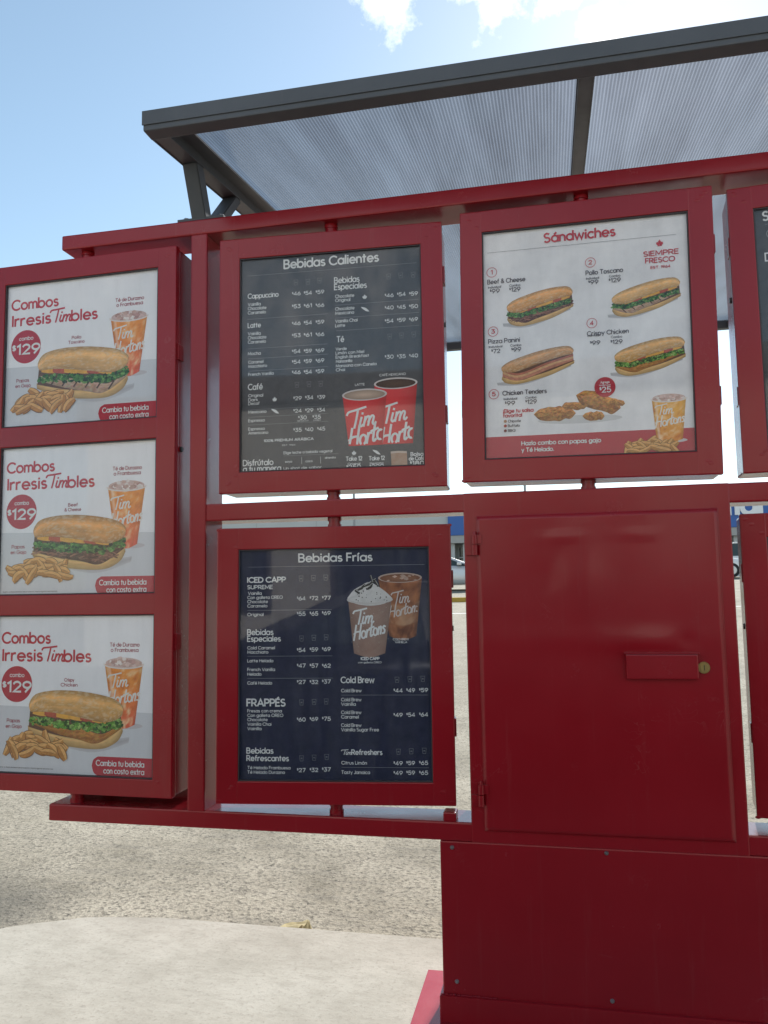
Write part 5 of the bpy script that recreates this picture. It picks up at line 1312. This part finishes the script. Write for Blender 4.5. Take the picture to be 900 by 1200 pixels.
def make_car(label, paint, loc, rz, length=4.5, height=1.45, van=False, group='cars parked in the lot'):
    root = empty('parked_car', loc, (0, 0, rz)); tag(root, label, 'car', group)
    hl = length / 2; W = 0.88
    # lofted lower body: stations along x with (sill z, belt z, half width)
    st = [(-hl, 0.42, 0.80, 0.62), (-hl + 0.12, 0.27, 0.94, 0.78), (-hl + 0.7, 0.22, 1.0, W), (-0.6, 0.20, 0.98, W), (0.5, 0.20, 0.96, W), (hl - 1.15, 0.21, 0.92, W), (hl - 0.5, 0.22, 0.82, 0.84), (hl - 0.1, 0.26, 0.70, 0.74), (hl, 0.36, 0.58, 0.60)]
    if van: st = [(a, b, c + 0.12, d) for a, b, c, d in st]
    bm = bmesh.new(); rings = []
    for x, zs, zb, w in st:
        prof = [(-w * 0.90, zs), (-w, zs + 0.12), (-w * 1.01, (zs + zb) / 2), (-w * 0.97, zb - 0.06), (-w * 0.86, zb), (0, zb + 0.025), (w * 0.86, zb), (w * 0.97, zb - 0.06), (w * 1.01, (zs + zb) / 2), (w, zs + 0.12), (w * 0.90, zs)]
        rings.append([bm.verts.new((x, y, z)) for y, z in prof])
    for a, b in zip(rings, rings[1:]):
        for i in range(len(a)):
            j = (i + 1) % len(a); bm.faces.new((a[i], a[j], b[j], b[i]))
    bm.faces.new(rings[0]); bm.faces.new(list(reversed(rings[-1])))
    bmesh.ops.subdivide_edges(bm, edges=bm.edges[:], cuts=1, smooth=0.35)
    body = from_bm('body', bm, M[paint], root, True)
    # greenhouse: glass volume with a painted roof and pillars
    zt = height; zb = 0.96 + (0.12 if van else 0)
    rear = -hl + (0.25 if van else 0.75); fr = hl - 1.05
    gl = [(rear, zb, 0.80), (rear + (0.12 if van else 0.55), zt - 0.03, 0.62), (fr - 1.0, zt - 0.03, 0.62), (fr, zb - 0.03, 0.80)]
    bm = bmesh.new(); L = [bm.verts.new((x, -w, z)) for x, z, w in gl]; Rr = [bm.verts.new((x, w, z)) for x, z, w in gl]
    bm.faces.new(L); bm.faces.new(list(reversed(Rr)))
    for i in range(4): bm.faces.new((L[i], L[(i + 1) % 4], Rr[(i + 1) % 4], Rr[i]))
    from_bm('windows', bm, M['car_glass'], root)
    bm = bmesh.new()
    bm_box(bm, gl[1][0] - 0.05, gl[2][0] + 0.06, -0.64, 0.64, zt - 0.05, zt + 0.015, 0.025, 3)
    from_bm('roof', bm, M[paint], root, True)
    for sy in (-1, 1):
        for (xa, za, wa), (xb, zb2, wb) in ((gl[0], gl[1]), (gl[3], gl[2]), ((-0.1, zb, 0.80), (-0.05, zt - 0.03, 0.62)), ((-0.1 - 1.05, zb, 0.80), (-0.05 - 0.95, zt - 0.03, 0.62))):
            bm = bmesh.new(); bm_bar(bm, (xa, sy * (wa + 0.004), za - 0.02), (xb, sy * (wb + 0.004), zb2), 0.05, 0.07, (1, 0, 0), 0.006)
            from_bm('pillar', bm, M[paint], root)
        bm = bmesh.new(); bm_box(bm, fr - 0.55, fr - 0.38, sy * 0.90 - 0.09, sy * 0.90 + 0.09, zb - 0.02, zb + 0.11, 0.03, 3); from_bm('mirror', bm, M[paint], root, True)
        bm = bmesh.new(); bm_box(bm, hl - 0.30, hl - 0.06, sy * 0.56 - 0.12, sy * 0.56 + 0.12, 0.58, 0.70, 0.03, 3); from_bm('headlight', bm, M['lamp_lens'], root, True)
        bm = bmesh.new(); bm_box(bm, -hl + 0.0, -hl + 0.14, sy * 0.60 - 0.13, sy * 0.60 + 0.13, 0.70, 0.86, 0.03, 3); from_bm('tail_light', bm, M['tail_red'], root, True)
        for xw in (-hl + 0.85, hl - 0.85):
            bm = bmesh.new(); bm_cyl(bm, (xw, sy * 0.70, 0.32), (0, sy, 0), 0.32, 0.32, 0.2, 28)
            bmesh.ops.bevel(bm, geom=[e for e in bm.edges if len(e.link_faces) == 2 and max(len(f.verts) for f in e.link_faces) > 4], offset=0.03, segments=2, affect='EDGES')
            wh = from_bm('wheel', bm, M['tyre'], root)
            bm = bmesh.new(); bm_cyl(bm, (xw, sy * 0.901, 0.32), (0, sy, 0), 0.20, 0.18, 0.008, 20); bm_cyl(bm, (xw, sy * 0.909, 0.32), (0, sy, 0), 0.06, 0.05, 0.01, 12); from_bm('rim', bm, M['rim'], wh)
    return root
make_car('silver parked car side-on behind the yellow kerb, glimpsed left of the cabinet', 'car_silver', (-4.3, 29.0, gz(29)), 0.0, 4.5, 1.30)
make_car('white parked car glimpsed through the gap right of the cabinet', 'car_white', (6.2, 36.0, gz(36)), 0.0, 4.5, 1.42)
make_car('white taller parked car standing behind the first white car, right of the cabinet', 'car_white', (8.6, 41.5, gz(41.5)), R(180), 4.7, 1.75, True)

# store across the lot
G = gz(70)
store = empty('store_building', (0, 70, G)); tag(store, 'long pale store with a blue fascia and white sign across the lot', 'store')
def spart(name, bm, mat):
    o = from_bm(name, bm, mat, None); o.parent = store; o.matrix_parent_inverse = Matrix.Translation((0, 70, G)).inverted(); return o
bm = bmesh.new(); bm_box(bm, -60, -9.39, 70, 95, G - 0.2, 8.75, 0.03); spart('wall', bm, M['store_white'])
bm = bmesh.new(); bm_box(bm, 25, 75, 70, 95, G - 0.2, 8.75, 0.03); spart('wall', bm, M['store_white'])
for x in range(-58, -10, 6):
    bm = bmesh.new(); bm_box(bm, x, x + 0.05, 69.985, 69.998, G, 8.7); spart('wall_joint', bm, M['store_grey'])
bm = bmesh.new(); bm_box(bm, -9.38, 24.99, 69.6, 95, 5.86, 9.15, 0.03); spart('blue_fascia', bm, M['store_blue'])
bm = bmesh.new(); bm_box(bm, -9.38, 24.99, 69.7, 72.5, 5.16, 5.858, 0.02); spart('soffit_band', bm, M['store_grey'])
for x in (-9.1, -7.9, -5.0, -2.1, 0.8, 3.7, 6.6, 9.5, 12.4, 15.2, 16.6, 19.5, 22.4, 24.6):
    bm = bmesh.new(); bm_box(bm, x - 0.22, x + 0.22, 70.2, 70.6, G, 5.158, 0.01); spart('column', bm, M['store_white'])
bm = bmesh.new(); bm_box(bm, -9.38, 24.99, 72.6, 95, G - 0.2, 5.84); spart('entrance_wall', bm, M['store_white'])
for x in range(-9, 24, 3):
    bm = bmesh.new(); bm_box(bm, x + 0.2, x + 2.7, 72.55, 72.595, G + 0.1, 4.9); w_ = spart('window', bm, M['dark_glass'])
    bm = bmesh.new()
    for q in (0.2, 1.45, 2.64): bm_box(bm, x + q, x + q + 0.06, 72.52, 72.549, G + 0.1, 4.9)
    bm_box(bm, x + 0.2, x + 2.7, 72.525, 72.548, 3.9, 4.0)
    o = from_bm('window_frame', bm, M['sign_white'], None); o.parent = w_
# raised letters on the fascia
def stroke_letters(text, x, z, h, wt, y, depth):
    bm = bmesh.new(); pen = x
    for ch in text:
        ad, st = FONT[ch]
        for j, q in enumerate(st):
            L, Rr = outline([(pen + a * h, z + b * h) for a, b in q], wt / 2)
            yf = y - depth - 0.006 * j
            V = [[bm.verts.new((p[0], yy, p[1])) for p in S] for S in (L, Rr) for yy in (yf, y)]
            for k in range(len(L) - 1):
                bm.faces.new((V[0][k], V[2][k], V[2][k + 1], V[0][k + 1]))
                bm.faces.new((V[0][k], V[0][k + 1], V[1][k + 1], V[1][k])); bm.faces.new((V[2][k + 1], V[2][k], V[3][k], V[3][k + 1]))
            for k in (0, len(L) - 1): bm.faces.new((V[0][k], V[1][k], V[3][k], V[2][k]))
        pen += (ad + 0.26) * h
    return bm
spart('sign_lettering', stroke_letters('Walmart', 9.73, 6.98, 1.55, 0.40, 69.59, 0.12), M['sign_white'])

def make_lamp(x, y, label):
    root = empty('street_lamp', (x, y, gz(y))); tag(root, label, 'street lamp', 'lamp posts in the lot')
    bm = bmesh.new(); bm_cyl(bm, (0, 0, 0), (0, 0, 1), 0.10, 0.055, 8.6, 14); from_bm('pole', bm, M['pole'], root)
    bm = bmesh.new(); bm_cyl(bm, (0, 0, -0.05), (0, 0, 1), 0.3, 0.3, 0.65, 18); from_bm('footing', bm, M['store_grey'], root)
    for s in (-1, 1):
        bm = bmesh.new(); bm_bar(bm, (0, 0, 8.5), (s * 0.9, 0, 8.62), 0.06, 0.06, (0, 0, 1), 0.01); ar = from_bm('arm', bm, M['pole'], root)
        bm = bmesh.new(); bm_box(bm, s * 1.2 - 0.32, s * 1.2 + 0.32, -0.16, 0.16, 8.56, 8.70, 0.03); from_bm('lamp_head', bm, M['grey_steel'], ar)
make_lamp(-11.95, 45.0, 'thin grey lamp post in front of the pale left wall of the store')
make_lamp(-1.56, 45.0, 'thin grey lamp post in front of the blue fascia, hidden below by the cabinet')

# ---------------------------------------------------------------- behind the camera: what the panes and paint reflect
bld = empty('roadside_building', (0, -10.5, -0.12)); tag(bld, 'cream restaurant building behind the viewer, seen only in reflections', 'building')
def bpart(name, x0, x1, y0, y1, z0, z1, mat, bev=0.02):
    bm = bmesh.new(); bm_box(bm, x0, x1, y0, y1, z0, z1, bev); o = from_bm(name, bm, mat); o.parent = bld; o.matrix_parent_inverse = Matrix.Translation((0, -10.5, -0.12)).inverted(); return o
bpart('wall', -9, 5.5, -18, -10.5, -0.2, 4.3, M['stucco'])
bpart('parapet', -9.15, 5.65, -18.1, -10.35, 4.302, 4.75, M['trim'])
for x in (-7.5, -4.2, -0.9, 2.4):
    w_ = bpart('window', x, x + 2.2, -10.49, -10.46, 0.9, 2.7, M['dark_glass'], 0.0)
    o = bpart('window_frame', x - 0.08, x + 2.28, -10.495, -10.475, 0.82, 2.78, M['trim'], 0.0)
make_car('dark car waiting in the lane behind the viewer, seen only in reflections', 'car_dark', (-0.2, -3.46, -0.12), R(180), 4.6, 1.36, False, group='cars in the lane')
